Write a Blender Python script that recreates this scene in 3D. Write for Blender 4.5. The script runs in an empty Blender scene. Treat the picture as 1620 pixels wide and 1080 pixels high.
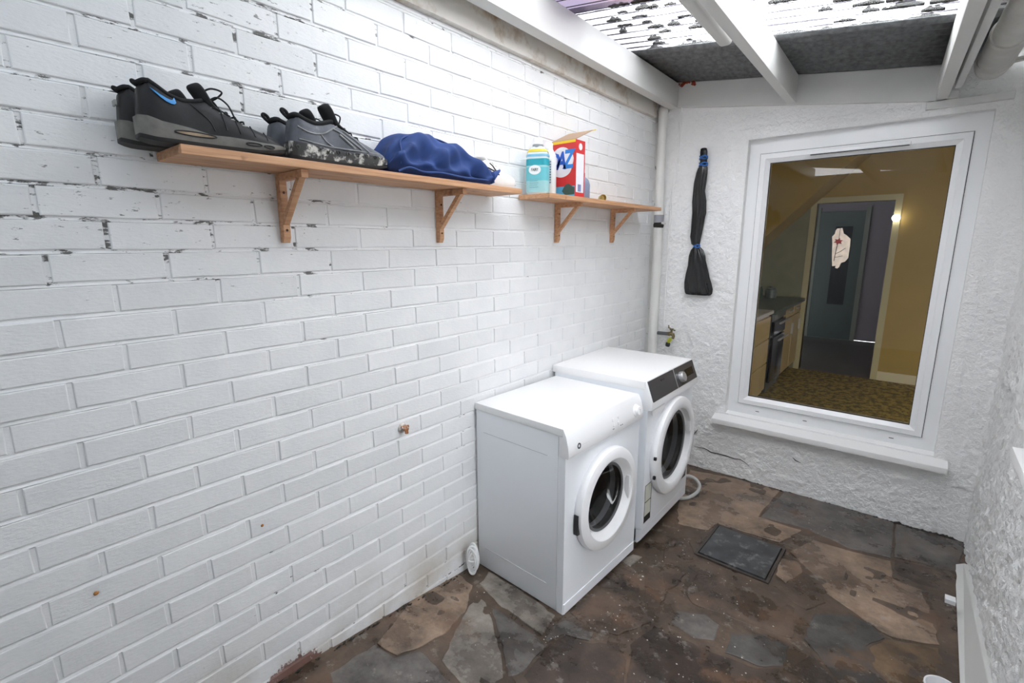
import bpy, bmesh, math, random
import numpy as np
from mathutils import Vector, Matrix

random.seed(7)
rng = np.random.default_rng(11)
sc = bpy.context.scene
col = sc.collection

# ------------------------------------------------------------------ camera
F_PX, YAW, PITCH, ROLL = 767.55, 0.6947, 0.1986, -0.0033
CAM = Vector((1.5176, 0.0, 1.5056))
fwd = Vector((-math.sin(YAW) * math.cos(PITCH), math.cos(YAW) * math.cos(PITCH), -math.sin(PITCH)))
rt0 = Vector((math.cos(YAW), math.sin(YAW), 0))
up0 = rt0.cross(fwd)
right = rt0 * math.cos(ROLL) + up0 * math.sin(ROLL)
upv = -rt0 * math.sin(ROLL) + up0 * math.cos(ROLL)
cd = bpy.data.cameras.new('camera')
cd.sensor_width = 36.0
cd.lens = F_PX * 36.0 / 1620.0
cd.clip_start = 0.02
cam = bpy.data.objects.new('camera', cd)
cam.matrix_world = Matrix(((right.x, upv.x, -fwd.x, CAM.x), (right.y, upv.y, -fwd.y, CAM.y), (right.z, upv.z, -fwd.z, CAM.z), (0, 0, 0, 1)))
col.objects.link(cam)
sc.camera = cam

# ------------------------------------------------------------------ sky, exposure
SKY = 10.2
w = bpy.data.worlds.new('overcast_sky'); sc.world = w; w.use_nodes = True
bg = w.node_tree.nodes['Background']
bg.inputs[0].default_value = (0.945, 0.97, 1.0, 1); bg.inputs[1].default_value = SKY
sc.view_settings.view_transform = 'Standard'
sc.view_settings.look = 'None'
sc.view_settings.gamma = 1.0
sc.view_settings.use_curve_mapping = False
sc.view_settings.exposure = 0.0
try:
    sc.cycles.max_bounces = 10; sc.cycles.diffuse_bounces = 8; sc.cycles.transparent_max_bounces = 16
except Exception:
    pass

# floor profile: falls gently from the near end to the house wall
FY = [-1.6, .3, .65, .97, 1.27, 1.53, 2.0, 2.6, 3.41]
FZ = [.055, .05, .033, .005, -.03, -.056, -.072, -.086, -.1]
def fz(y): return float(np.interp(y, FY, FZ))
def ray(x, y): return fwd + right * ((x - 810) / F_PX) + upv * ((540 - y) / F_PX)
def on_floor(x, y):
    d = ray(x, y); z = -.07
    for _ in range(8):
        t = (z - CAM.z) / d.z; p = CAM + d * t; z = fz(p.y)
    return p
def px_of(p):
    d = Vector(p) - CAM; z = d.dot(fwd)
    if z < .05: return None
    return (810 + F_PX * d.dot(right) / z, 540 - F_PX * d.dot(upv) / z)

# ------------------------------------------------------------------ helpers
def tag(o, label=None, cat=None, group=None, kind=None):
    if label: o['label'] = label
    if cat: o['category'] = cat
    if group: o['group'] = group
    if kind: o['kind'] = kind
    return o

def thing(name, label, cat, loc=(0, 0, 0), rz=0.0, group=None, kind=None):
    o = bpy.data.objects.new(name, None); o.empty_display_size = .05
    col.objects.link(o); o.location = loc; o.rotation_euler = (0, 0, rz)
    return tag(o, label, cat, group, kind)

def link(name, me, parent=None):
    o = bpy.data.objects.new(name, me); col.objects.link(o)
    if parent is not None: o.parent = parent
    return o

class MB:
    """collects geometry; build() links it as one mesh object"""
    def __init__(s): s.v = []; s.f = []
    def add(s, vs, fs):
        n = len(s.v); s.v += [tuple(p) for p in vs]; s.f += [tuple(i + n for i in f) for f in fs]; return s
    def box(s, a, b, M=None):
        x0, y0, z0 = a; x1, y1, z1 = b
        vs = [Vector(p) for p in ((x0,y0,z0),(x1,y0,z0),(x1,y1,z0),(x0,y1,z0),(x0,y0,z1),(x1,y0,z1),(x1,y1,z1),(x0,y1,z1))]
        if M is not None: vs = [M @ p for p in vs]
        return s.add(vs, [(0,3,2,1),(4,5,6,7),(0,1,5,4),(1,2,6,5),(2,3,7,6),(3,0,4,7)])
    def bar(s, p, q, wd, th, upd=(0, 0, 1)):
        p, q = Vector(p), Vector(q); d = (q - p).normalized(); u = Vector(upd)
        sx = d.cross(u).normalized(); uu = sx.cross(d)
        vs = []
        for c in (p, q):
            for a, b in ((-1,-1),(1,-1),(1,1),(-1,1)): vs.append(c + sx * (a * wd / 2) + uu * (b * th / 2))
        return s.add(vs, [(3,2,1,0),(4,5,6,7),(0,1,5,4),(1,2,6,5),(2,3,7,6),(3,0,4,7)])
    def tube(s, pts, r, n=10, caps=True):
        pts = [Vector(p) for p in pts]; m = len(pts)
        rr = r if hasattr(r, '__len__') else [r] * m
        t = (pts[1] - pts[0]).normalized()
        ref = Vector((0, 0, 1)) if abs(t.z) < .9 else Vector((1, 0, 0))
        nx = t.cross(ref).normalized(); vs = []
        for i in range(m):
            t = (pts[min(i + 1, m - 1)] - pts[max(i - 1, 0)]).normalized()
            nx = (nx - t * nx.dot(t)).normalized(); ny = t.cross(nx)
            for k in range(n):
                a = 2 * math.pi * k / n
                vs.append(pts[i] + (nx * math.cos(a) + ny * math.sin(a)) * rr[i])
        fs = [(i*n+k, i*n+(k+1)%n, (i+1)*n+(k+1)%n, (i+1)*n+k) for i in range(m-1) for k in range(n)]
        if caps: fs += [tuple(range(n-1, -1, -1)), tuple(range((m-1)*n, m*n))]
        return s.add(vs, fs)
    def lathe(s, prof, n=32, M=None, caps=True):
        """prof: (radius, height) pairs about z"""
        vs = []
        for r, z in prof:
            for k in range(n):
                a = 2 * math.pi * k / n; p = Vector((r * math.cos(a), r * math.sin(a), z))
                vs.append(M @ p if M is not None else p)
        m = len(prof)
        fs = [(i*n+k, i*n+(k+1)%n, (i+1)*n+(k+1)%n, (i+1)*n+k) for i in range(m-1) for k in range(n)]
        if caps: fs += [tuple(range(n-1, -1, -1)), tuple(range((m-1)*n, m*n))]
        return s.add(vs, fs)
    def prism(s, poly, h0, h1, M=None):
        n = len(poly)
        vs = [Vector((x, y, h0)) for x, y in poly] + [Vector((x, y, h1)) for x, y in poly]
        if M is not None: vs = [M @ p for p in vs]
        return s.add(vs, [tuple(range(n-1,-1,-1)), tuple(range(n, 2*n))] + [(i, (i+1)%n, n+(i+1)%n, n+i) for i in range(n)])
    def loft(s, rings, closed=True, caps=True):
        n = len(rings[0]); vs = [p for r in rings for p in r]; m = len(rings)
        kk = n if closed else n - 1
        fs = [(i*n+k, i*n+(k+1)%n, (i+1)*n+(k+1)%n, (i+1)*n+k) for i in range(m-1) for k in range(kk)]
        if caps: fs += [tuple(range(n-1,-1,-1)), tuple(range((m-1)*n, m*n))]
        return s.add(vs, fs)
    def mesh(s, name, mat, smooth=False, bevel=0, seg=2, fix=True, angle=.6):
        me = bpy.data.meshes.new(name); me.from_pydata(s.v, [], s.f)
        bm = bmesh.new(); bm.from_mesh(me)
        if fix: bmesh.ops.recalc_face_normals(bm, faces=bm.faces)
        if bevel:
            es = [e for e in bm.edges if len(e.link_faces) == 2 and e.calc_face_angle(0) > angle]
            if es: bmesh.ops.bevel(bm, geom=es, offset=bevel, segments=seg, profile=.6, affect='EDGES', clamp_overlap=True)
        bm.to_mesh(me); bm.free()
        if smooth:
            me.polygons.foreach_set('use_smooth', [True] * len(me.polygons))
            try: me.set_sharp_from_angle(angle=math.radians(smooth if smooth > 1 else 40))
            except Exception: pass
        if mat: me.materials.append(mat)
        return me
    def build(s, name, mat, parent=None, **k): return link(name, s.mesh(name, mat, **k), parent)

def subsurf(o, lv=2):
    m = o.modifiers.new('subdivision', 'SUBSURF'); m.levels = lv; m.render_levels = lv
    o.data.polygons.foreach_set('use_smooth', [True] * len(o.data.polygons)); return o

def rgb(r, g, b):
    f = lambda c: (c / 255 / 12.92) if c <= 10 else ((c / 255 + .055) / 1.055) ** 2.4
    return (f(r), f(g), f(b), 1)

class N:
    """tiny node builder"""
    def __init__(s, m):
        s.t = m.node_tree; s.n = s.t.nodes; s.l = s.t.links
    def new(s, ty, **kw):
        n = s.n.new(ty)
        for k, v in kw.items():
            if k.startswith('i_'):
                key = k[2:]; key = int(key) if key.isdigit() else key
                s.put(n, key, v)
            else: setattr(n, k, v)
        return n
    def put(s, n, key, v):
        if isinstance(v, bpy.types.NodeSocket): s.l.new(v, n.inputs[key])
        else: n.inputs[key].default_value = v
    def math(s, op, a, b=0.0, clamp=False):
        n = s.n.new('ShaderNodeMath'); n.operation = op; n.use_clamp = clamp; s.put(n, 0, a); s.put(n, 1, b); return n.outputs[0]
    def noise(s, vec, scale, detail=4, rough=.55, dim=None):
        n = s.n.new('ShaderNodeTexNoise'); s.l.new(vec, n.inputs['Vector']); n.inputs['Scale'].default_value = scale
        n.inputs['Detail'].default_value = detail; n.inputs['Roughness'].default_value = rough; return n.outputs['Fac']
    def ramp(s, fac, stops):
        n = s.n.new('ShaderNodeValToRGB'); s.l.new(fac, n.inputs[0]); cr = n.color_ramp
        while len(cr.elements) < len(stops): cr.elements.new(.5)
        for e, (p, c) in zip(cr.elements, stops):
            e.position = p; e.color = c if hasattr(c, '__len__') else (c, c, c, 1)
        return n.outputs[0]
    def mix(s, fac, a, b, mode='MIX'):
        n = s.n.new('ShaderNodeMix'); n.data_type = 'RGBA'; n.blend_type = mode
        s.put(n, 0, fac); s.put(n, 6, a); s.put(n, 7, b); return n.outputs[2]
    def maprange(s, v, a, b, c=0., d=1.):
        n = s.n.new('ShaderNodeMapRange'); s.put(n, 0, v); n.inputs[1].default_value = a; n.inputs[2].default_value = b
        n.inputs[3].default_value = c; n.inputs[4].default_value = d; n.clamp = True; return n.outputs[0]
    def bump(s, h, strength=.3, dist=.002):
        n = s.n.new('ShaderNodeBump'); s.l.new(h, n.inputs['Height']); n.inputs['Strength'].default_value = strength
        n.inputs['Distance'].default_value = dist; return n.outputs[0]
    def mapping(s, vec, scale=(1, 1, 1), rot=(0, 0, 0)):
        n = s.n.new('ShaderNodeMapping'); s.l.new(vec, n.inputs[0]); n.inputs['Scale'].default_value = scale
        n.inputs['Rotation'].default_value = rot; return n.outputs[0]

def base(name):
    m = bpy.data.materials.new(name); m.use_nodes = True
    return m, N(m), m.node_tree.nodes['Principled BSDF']

def mat(name, c, rough=.5, metal=0., var=.0, vscale=8, bump=0., bscale=200, coat=0., spec=None, dirt=None, dscale=10, dth=(.6, .7), stretch=(1, 1, 1)):
    m, n, p = base(name)
    p.inputs['Base Color'].default_value = c; p.inputs['Roughness'].default_value = rough; p.inputs['Metallic'].default_value = metal
    if coat: p.inputs['Coat Weight'].default_value = coat; p.inputs['Coat Roughness'].default_value = .08
    if spec is not None: p.inputs['Specular IOR Level'].default_value = spec
    tc = n.new('ShaderNodeTexCoord').outputs['Object']
    out = None
    if var:
        f = n.noise(n.mapping(tc, stretch), vscale, 5)
        k = n.maprange(f, .3, .7, 1 - var, 1 + var)
        out = n.mix(1.0, c, k, 'MULTIPLY')
    if dirt is not None:
        f2 = n.ramp(n.noise(tc, dscale, 6, .65), [(dth[0], 0.), (dth[1], 1.)])
        out = n.mix(f2, out if out is not None else c, dirt)
    if out is not None: n.l.new(out, p.inputs['Base Color'])
    if bump: n.l.new(n.bump(n.noise(n.mapping(tc, stretch), bscale, 3), bump, .001), p.inputs['Normal'])
    return m

# ------------------------------------------------------------------ materials
def mat_painted_brick(name, joint=False):
    m, n, p = base(name)
    geo = n.new('ShaderNodeNewGeometry').outputs['Position']
    sep = n.new('ShaderNodeSeparateXYZ'); n.l.new(geo, sep.inputs[0])
    y, z = sep.outputs[1], sep.outputs[2]
    big = n.noise(geo, 2.2, 3)
    f = n.noise(geo, 9, 4)
    colr = n.ramp(f, [(.25, (.78, .79, .80, 1)), (.75, (.84, .84, .84, 1))])
    if not joint:
        oi = n.new('ShaderNodeObjectInfo').outputs['Random']
        k = n.maprange(oi, 0, 1, .955, 1.03)
        colr = n.mix(1.0, colr, k, 'MULTIPLY')
    # worn paint: flecks and runs of bare dark masonry, thickest high on the wall at the near end
    zone = n.math('MULTIPLY', n.maprange(z, 1.22, 1.55), n.maprange(y, 1.75, .9))
    zone = n.math('MAXIMUM', zone, n.math('MULTIPLY', n.maprange(z, 2.0, 2.25), .55))
    low = n.maprange(z, .17, -.02)
    zone = n.math('MAXIMUM', zone, low)
    st = n.mapping(geo, (1, 1, 3.2))
    fl = n.noise(st, 26 if not joint else 13, 7, .72)
    if joint:
        th = n.math('ADD', fl, n.math('MULTIPLY', zone, .115))
        th = n.math('ADD', th, n.math('MULTIPLY', n.math('SUBTRACT', big, .5), .28))
        d = n.ramp(th, [(.66, 0.), (.70, 1.)])
    else:
        th = n.math('ADD', fl, n.math('MULTIPLY', zone, .085))
        th = n.math('ADD', th, n.math('MULTIPLY', n.math('SUBTRACT', big, .5), .22))
        d = n.ramp(th, [(.715, 0.), (.75, .8)])
    colr = n.mix(d, colr, (.12, .115, .11, 1))
    # damp yellowing low down
    dm = n.math('MULTIPLY', n.maprange(z, .3, 0.0), n.ramp(n.noise(geo, 4, 4), [(.4, 0.), (.65, .8)]))
    colr = n.mix(dm, colr, (.50, .44, .36, 1))
    vd = n.new('ShaderNodeVectorMath', operation='DISTANCE'); n.l.new(n.mapping(geo, (1, .55, 1)), vd.inputs[0]); vd.inputs[1].default_value = (0, .62 * .55, .028)
    rk_ = n.math('ADD', n.maprange(vd.outputs['Value'], .085, .02), n.math('MULTIPLY', n.math('SUBTRACT', n.noise(geo, 40, 5, .7), .5), 1.6))
    colr = n.mix(n.ramp(rk_, [(.45, 0.), (.55, .9)]), colr, (.17, .06, .04, 1))     # paint gone from one brick near the floor
    n.l.new(colr, p.inputs['Base Color']); p.inputs['Roughness'].default_value = .42
    p.inputs['Specular IOR Level'].default_value = .4
    h = n.math('ADD', n.noise(st, 55, 5, .6), n.math('MULTIPLY', n.noise(geo, 12, 3), .8))
    n.l.new(n.bump(h, .35, .0035), p.inputs['Normal'])
    return m

M_BRICK = mat_painted_brick('white_masonry_paint')
M_JOINT = mat_painted_brick('white_painted_mortar', True)

def mat_render(name, c0, c1, pits=.0):
    m, n, p = base(name)
    geo = n.new('ShaderNodeNewGeometry').outputs['Position']
    colr = n.ramp(n.noise(geo, 3, 4), [(.3, c0), (.7, c1)])
    if pits:
        sp = n.ramp(n.noise(geo, 55, 4, .7), [(.70, 0.), (.74, pits)])
        colr = n.mix(sp, colr, (.22, .21, .20, 1))
    n.l.new(colr, p.inputs['Base Color']); p.inputs['Roughness'].default_value = .6
    hh = n.math('ADD', n.noise(geo, 130, 4, .6), n.math('MULTIPLY', n.ramp(n.noise(geo, 48, 5, .6), [(.42, 0.), (.62, 1.)]), 1.4))
    n.l.new(n.bump(hh, .55, .005), p.inputs['Normal'])
    return m
M_RENDER = mat_render('white_roughcast', (.88, .88, .875, 1), (.92, .92, .915, 1), .7)
M_RENDER2 = mat_render('white_pebbledash', (.84, .845, .84, 1), (.90, .90, .89, 1), .35)

M_WOODW = mat('white_painted_timber', (.64, .64, .62, 1), .45, var=.06, vscale=6, bump=.15, bscale=60, dirt=(.32, .25, .17, 1), dscale=7, dth=(.70, .78), stretch=(1, .2, 1))
M_PLATE = mat('stained_white_timber', (.68, .65, .60, 1), .5, var=.10, vscale=5, bump=.2, bscale=50, dirt=(.36, .25, .14, 1), dscale=5.5, dth=(.50, .68), stretch=(1, .25, 1))
M_LEDGER = mat('white_painted_board', (.66, .66, .645, 1), .5, var=.05, vscale=5, bump=.1, bscale=60)
M_UPVC = mat('white_upvc', (.86, .87, .88, 1), .25, coat=.2)
M_PIPE = mat('white_plastic_pipe', (.74, .735, .71, 1), .38, var=.04)
M_SEAL = mat('black_rubber_seal', (.02, .02, .02, 1), .6)
M_DARK = mat('dark_gap', (.012, .012, .012, 1), .9)
M_ENAMEL = mat('white_enamel', (.84, .865, .90, 1), .28, coat=.3)
M_ENAMEL_T = mat('white_laminate_top', (.86, .86, .86, 1), .35)
M_PLASTIC = mat('white_plastic', (.86, .86, .87, 1), .3, coat=.15)
M_GREYPANEL = mat('dark_grey_panel', (.055, .055, .06, 1), .35, coat=.3)
M_DISPLAY = mat('black_display', (.008, .008, .01, 1), .12)
M_SILVER = mat('silver_plastic', (.55, .55, .56, 1), .3, .6)
M_DRUM = mat('dark_steel_drum', (.10, .10, .105, 1), .4, .6)
M_RUBBER = mat('grey_rubber_gasket', (.10, .10, .105, 1), .5)
M_STICKER = mat('pale_energy_sticker', (.62, .63, .55, 1), .5)
M_BLACK = mat('black_print', (.015, .015, .015, 1), .6)
M_COPPER = mat('copper', (.48, .20, .09, 1), .4, .8, var=.4, vscale=60, dirt=(.75, .7, .64, 1), dscale=60, dth=(.52, .62))
M_BRASS = mat('weathered_brass', (.20, .155, .08, 1), .45, .7, var=.4, vscale=70)
M_GREYPIPE = mat('grey_plastic_pipe', (.11, .115, .12, 1), .5)
M_LIME = mat('lime_plastic', (.48, .52, .05, 1), .4)
M_BAG = mat('black_polythene', (.012, .012, .013, 1), .22, bump=.9, bscale=38, stretch=(1.6, 1.6, .35))
M_BLUETAPE = mat('blue_tie', (.02, .12, .42, 1), .45)

def mat_wood(name):
    m, n, p = base(name)
    tc = n.new('ShaderNodeTexCoord').outputs['Object']
    s = n.mapping(tc, (14, 1.2, 30))
    g = n.noise(s, 5, 6, .6)
    colr = n.ramp(g, [(.25, (.36, .175, .085, 1)), (.5, (.55, .30, .16, 1)), (.75, (.66, .40, .235, 1))])
    k = n.ramp(n.noise(tc, 11, 3), [(.66, 0.), (.72, .7)])
    colr = n.mix(k, colr, (.22, .09, .04, 1))
    n.l.new(colr, p.inputs['Base Color']); p.inputs['Roughness'].default_value = .55
    n.l.new(n.bump(g, .2, .001), p.inputs['Normal'])
    return m
M_PINE = mat_wood('bare_pine')

def mat_ground(name, tint=None):
    """worn damp paving: tint, grain, damp film, soil, rubbed pale patches and flecks share one pattern across floor and stones"""
    m, n, p = base(name)
    geo = n.new('ShaderNodeNewGeometry').outputs['Position']
    c = tint if tint else n.new('ShaderNodeObjectInfo').outputs['Color']
    a = n.noise(geo, 8, 10, .7)
    colr = n.mix(1.0, c, n.maprange(a, .28, .72, .40, 1.65), 'MULTIPLY')
    damp = n.ramp(n.noise(n.mapping(geo, (1, 1, 0)), 2.9, 9, .66), [(.47, 0.), (.54, 1.)])
    colr = n.mix(n.math('MULTIPLY', damp, .62), colr, n.mix(1.0, colr, (.30, .27, .25, 1), 'MULTIPLY'))
    soil = n.ramp(n.noise(n.mapping(geo, (1, 1, 0), (0, 0, 1.1)), 4.6, 8, .65), [(.55, 0.), (.64, .55)])
    colr = n.mix(soil, colr, (.155, .088, .052, 1))
    pale = n.ramp(n.noise(n.mapping(geo, (1, 1, 0), (0, 0, .5)), 11, 10, .72), [(.585, 0.), (.63, .5)])
    colr = n.mix(pale, colr, n.mix(.55, colr, (.42, .38, .34, 1)))
    colr = n.mix(n.ramp(n.noise(geo, 70, 4, .7), [(.70, 0.), (.745, .7)]), colr, (.42, .39, .35, 1))
    n.l.new(colr, p.inputs['Base Color'])
    n.l.new(n.maprange(damp, 0, 1, .62, .26), p.inputs['Roughness'])
    h = n.math('ADD', a, n.math('MULTIPLY', n.noise(geo, 60, 5, .6), .45))
    n.l.new(n.bump(h, .5, .006), p.inputs['Normal'])
    return m
M_FLOOR = mat_ground('damp_cement', (.098, .068, .048, 1))
M_STONE = mat_ground('worn_flagstone')

def mat_clear(name, tint, glow, valley=None, pitch=.076):
    """see-through corrugated plastic; dark valley stripes are painted for the shading of its curves"""
    m = bpy.data.materials.new(name); m.use_nodes = True; n = N(m); n.n.clear()
    o = n.new('ShaderNodeOutputMaterial'); tr = n.new('ShaderNodeBsdfTransparent'); tl = n.new('ShaderNodeBsdfTranslucent')
    tr.inputs[0].default_value = tint; tl.inputs[0].default_value = tint
    if valley:
        geo = n.new('ShaderNodeNewGeometry').outputs['Position']
        sep = n.new('ShaderNodeSeparateXYZ'); n.l.new(geo, sep.inputs[0])
        c = n.math('COSINE', n.math('MULTIPLY', sep.outputs[1], 2 * math.pi / pitch))
        c = n.math('ADD', c, n.math('MULTIPLY', n.math('SUBTRACT', n.noise(geo, 9, 5, .6), .5), 1.1))
        k = n.ramp(n.maprange(c, -1.2, 1.2), [(.12, 1.), (.24, 0.)])  # corrugation shading put into the tint as dark stripes
        edge = n.math('ADD', sep.outputs[0], n.math('MULTIPLY', n.math('SUBTRACT', n.noise(geo, 6, 5, .6), .5), .25))
        k = n.math('MAXIMUM', k, n.maprange(edge, .52, .18, 0., .86))     # wall-side edge darkened to keep light off the upper wall
        cc = n.mix(k, tint, valley); n.l.new(cc, tr.inputs[0]); n.l.new(cc, tl.inputs[0])
    mx = n.new('ShaderNodeMixShader'); mx.inputs[0].default_value = glow
    n.l.new(tr.outputs[0], mx.inputs[1]); n.l.new(tl.outputs[0], mx.inputs[2])
    gl = n.new('ShaderNodeBsdfGlossy'); gl.inputs['Roughness'].default_value = .25
    m2 = n.new('ShaderNodeMixShader'); m2.inputs[0].default_value = .05
    n.l.new(mx.outputs[0], m2.inputs[1]); n.l.new(gl.outputs[0], m2.inputs[2]); n.l.new(m2.outputs[0], o.inputs[0])
    return m
M_CLEAR = mat_clear('clear_corrugated_plastic', (.96, .96, .97, 1), .04, (.068, .065, .075, 1))
M_PINK = mat_clear('aged_pinkish_corrugated_plastic', (.092, .066, .077, 1), .06, (.056, .049, .070, 1))
M_DIM = mat_clear('dimmed_corrugated_plastic', (.125, .135, .145, 1), .5)  # for the unseen near roof, darkened to hold back light
M_DARKSHEET = mat('dark_bitumen_sheet', (.135, .14, .142, 1), .8, var=.35, vscale=40, bump=.4, bscale=120)
M_MOSS = mat('black_moss', (.012, .013, .011, 1), .95)

def mat_glass(name, ior=1.5, tint=(.97, .98, .97, 1)):
    m = bpy.data.materials.new(name); m.use_nodes = True; n = N(m); n.n.clear()
    o = n.new('ShaderNodeOutputMaterial'); tr = n.new('ShaderNodeBsdfTransparent'); tr.inputs[0].default_value = tint
    gl = n.new('ShaderNodeBsdfGlossy'); gl.inputs['Roughness'].default_value = .0
    fr = n.new('ShaderNodeFresnel'); fr.inputs[0].default_value = ior
    mx = n.new('ShaderNodeMixShader'); n.l.new(fr.outputs[0], mx.inputs[0])
    n.l.new(tr.outputs[0], mx.inputs[1]); n.l.new(gl.outputs[0], mx.inputs[2]); n.l.new(mx.outputs[0], o.inputs[0])
    return m
M_GLASS = mat_glass('window_glass', 1.55)
M_DOORGLASS = mat_glass('machine_door_glass', 1.6, (.45, .45, .46, 1))

# ------------------------------------------------------------------ structure
BACK, RIGHT, NEAR, RNEAR, RGAP = 3.41, 1.895, -1.5, 1.50, 1.30
Z0, Y0, BL, BH = 1.49, .1789, .2321, .075

def smooth_noise(nx, ny, cell, rg):
    gx, gy = int(nx / cell) + 3, int(ny / cell) + 3
    g = rg.random((gx, gy)); xs = np.arange(nx) / cell; ys = np.arange(ny) / cell
    xi = xs.astype(int); yi = ys.astype(int); fx = (xs - xi); fy = (ys - yi)
    fx = (fx * fx * (3 - 2 * fx))[:, None]; fy = (fy * fy * (3 - 2 * fy))[None, :]
    a = g[np.ix_(xi, yi)]; b = g[np.ix_(xi + 1, yi)]; c = g[np.ix_(xi, yi + 1)]; d = g[np.ix_(xi + 1, yi + 1)]
    return (a * (1 - fx) + b * fx) * (1 - fy) + (c * (1 - fx) + d * fx) * fy

def fast_mesh(name, V, Fq, m, smooth=True):
    me = bpy.data.meshes.new(name)
    me.vertices.add(len(V)); me.vertices.foreach_set('co', np.asarray(V, np.float32).ravel())
    Fq = np.asarray(Fq, np.int32)
    me.loops.add(Fq.size); me.loops.foreach_set('vertex_index', Fq.ravel())
    me.polygons.add(len(Fq)); me.polygons.foreach_set('loop_start', np.arange(len(Fq), dtype=np.int32) * 4)
    me.polygons.foreach_set('use_smooth', np.full(len(Fq), smooth))
    me.update(calc_edges=True); me.validate()
    me.materials.append(m); return me

def grid_faces(nu, nv, keep=None, flip=False):
    i, j = np.meshgrid(np.arange(nu - 1), np.arange(nv - 1), indexing='ij')
    a = i * nv + j; b = (i + 1) * nv + j
    q = np.stack([a, b, b + 1, a + 1], -1).reshape(-1, 4)
    if keep is not None: q = q[keep.reshape(-1)]
    return q[:, ::-1] if flip else q

# left wall: mortar bed, then bricks one by one
mbw = MB().box((-.12, NEAR, -.25), (-.0042, BACK + .3, 2.62))
rj = random.Random(31)
for r in range(-15, 23):                # struck bed joints: set back under the brick above, flush with the brick below
    zb = Z0 - BH * r; R_ = []
    for i in range(150):
        y = NEAR + (BACK + .02 - NEAR) * i / 149; j = rj.uniform(-.0011, .0011)
        R_.append([Vector((-.0060, y, zb + .0075)), Vector((-.0054, y, zb + .0042)), Vector((-.0010 + j, y, zb - .0036 + j * .5)), Vector((-.0044, y, zb - .0065))])
    mbw.loft(R_, closed=False, caps=False)
wl = link('wall_left', mbw.mesh('wall_left', M_JOINT, smooth=30)); tag(wl, 'white painted brick wall behind the machines and shelves', kind='structure')
def brick_mesh(i, L=BL - .009, H=BH - .0090, D=.05):
    r = random.Random(100 + i); out = []
    ys = [-.5, -.17, .17, .5]; 
    pts = [(L * y, -H / 2) for y in ys] + [(L * y, H / 2) for y in reversed(ys)]
    pts = [(a + r.uniform(-.0014, .0014), b + r.uniform(-.0011, .0011)) for a, b in pts]
    def sh(k): return [(a - math.copysign(min(k, abs(a)), a) if abs(a) > L * .4 else a, b - math.copysign(k, b)) for a, b in pts]
    rings = [[Vector((-D, a, b)) for a, b in pts], [Vector((-.0042, a, b)) for a, b in pts], [Vector((-.0011, a, b)) for a, b in sh(.0012)], [Vector((r.uniform(-.0002, .0002), a, b)) for a, b in sh(.0030)]]
    mb = MB(); n = 8; vs = [p for q in rings for p in q]
    fs = [(q*n+k, q*n+(k+1)%n, (q+1)*n+(k+1)%n, (q+1)*n+k) for q in range(3) for k in range(n)] + [tuple(range(3*n, 4*n))]
    mb.add(vs, fs); return mb.mesh('brick', M_BRICK, smooth=15)
BV = [brick_mesh(i) for i in range(10)]
cells = []
for r in range(-15, 22):
    zc = Z0 - BH * (r + .5); off = 0. if r % 2 == 0 else .5
    for c in range(-9, 15):
        ya, yb = Y0 + BL * (c + off), Y0 + BL * (c + off + 1)
        yb = min(yb, BACK + .02)
        if yb - ya < .03: continue
        vis = 0.
        q = [px_of((0, yy, zc + dz)) for yy in (ya, yb) for dz in (-BH / 2, BH / 2)]
        if all(q):
            xs = [p[0] for p in q]; ysx = [p[1] for p in q]
            x0, x1, y0_, y1 = max(min(xs), 0), min(max(xs), 1620), max(min(ysx), 0), min(max(ysx), 1080)
            if x1 > x0 and y1 > y0_: vis = (x1 - x0) * (y1 - y0_)
            if zc < -.02 + fz((ya + yb) / 2): vis *= .3
            if zc > 2.36: vis = 0
        cells.append((vis, ya, yb, zc))
cells.sort(reverse=True)
rest = MB()
rb = random.Random(5)
for i, (vis, ya, yb, zc) in enumerate(cells):
    me = BV[rb.randrange(10)]
    loc = Vector((rb.uniform(-.0013, .0013), (ya + yb) / 2, zc + rb.uniform(-.0012, .0012)))
    sy = (yb - ya - .009) / (BL - .009); rx = rb.uniform(-.004, .004); rz = rb.uniform(-.006, .006)
    if i < 300 and vis > 0:
        o = link('brick', me, wl); o.location = loc; o.rotation_euler = (rx, 0, rz); o.scale = (1, sy, 1)
    else:
        Mx = Matrix.Translation(loc) @ Matrix.Rotation(rz, 4, 'Z') @ Matrix.Diagonal((1, sy, 1, 1))
        rest.add([Mx @ v.co for v in me.vertices], [tuple(p.vertices) for p in me.polygons])
o = rest.build('brickwork', M_BRICK, wl, smooth=15, fix=False); o['kind'] = 'stuff'

def on_plane(ax, val, x, y):
    d = ray(x, y); return CAM + d * ((val - CAM[ax]) / d[ax])
M_RUST = mat('rust_stain', (.45, .20, .06, 1), .8, var=.5, vscale=80)
for x, y, r in ((152, 938, .006), (415, 831, .005)):
    c = on_plane(0, .001, x, y)
    MB().lathe([(r, 0), (r * .6, .0016), (.0005, .002)], 9, Matrix.Translation(c) @ Matrix.Rotation(math.pi / 2, 4, 'Y')).build('rust_spot', M_RUST, wl)

# floor
nu, nv = 120, 300
xs = np.linspace(-.02, 2.0, nu); ys = np.linspace(NEAR, BACK + .06, nv)
zz = np.interp(ys, FY, FZ)[None, :] + (smooth_noise(nu, nv, 9, rng) - .5) * .008 + (smooth_noise(nu, nv, 2.5, rng) - .5) * .004
V = np.stack([np.repeat(xs, nv), np.tile(ys, nu), zz.ravel()], -1)
floor = link('floor', fast_mesh('floor', V, grid_faces(nu, nv), M_FLOOR)); tag(floor, 'stained damp cement and flagstone yard floor', kind='structure')

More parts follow.
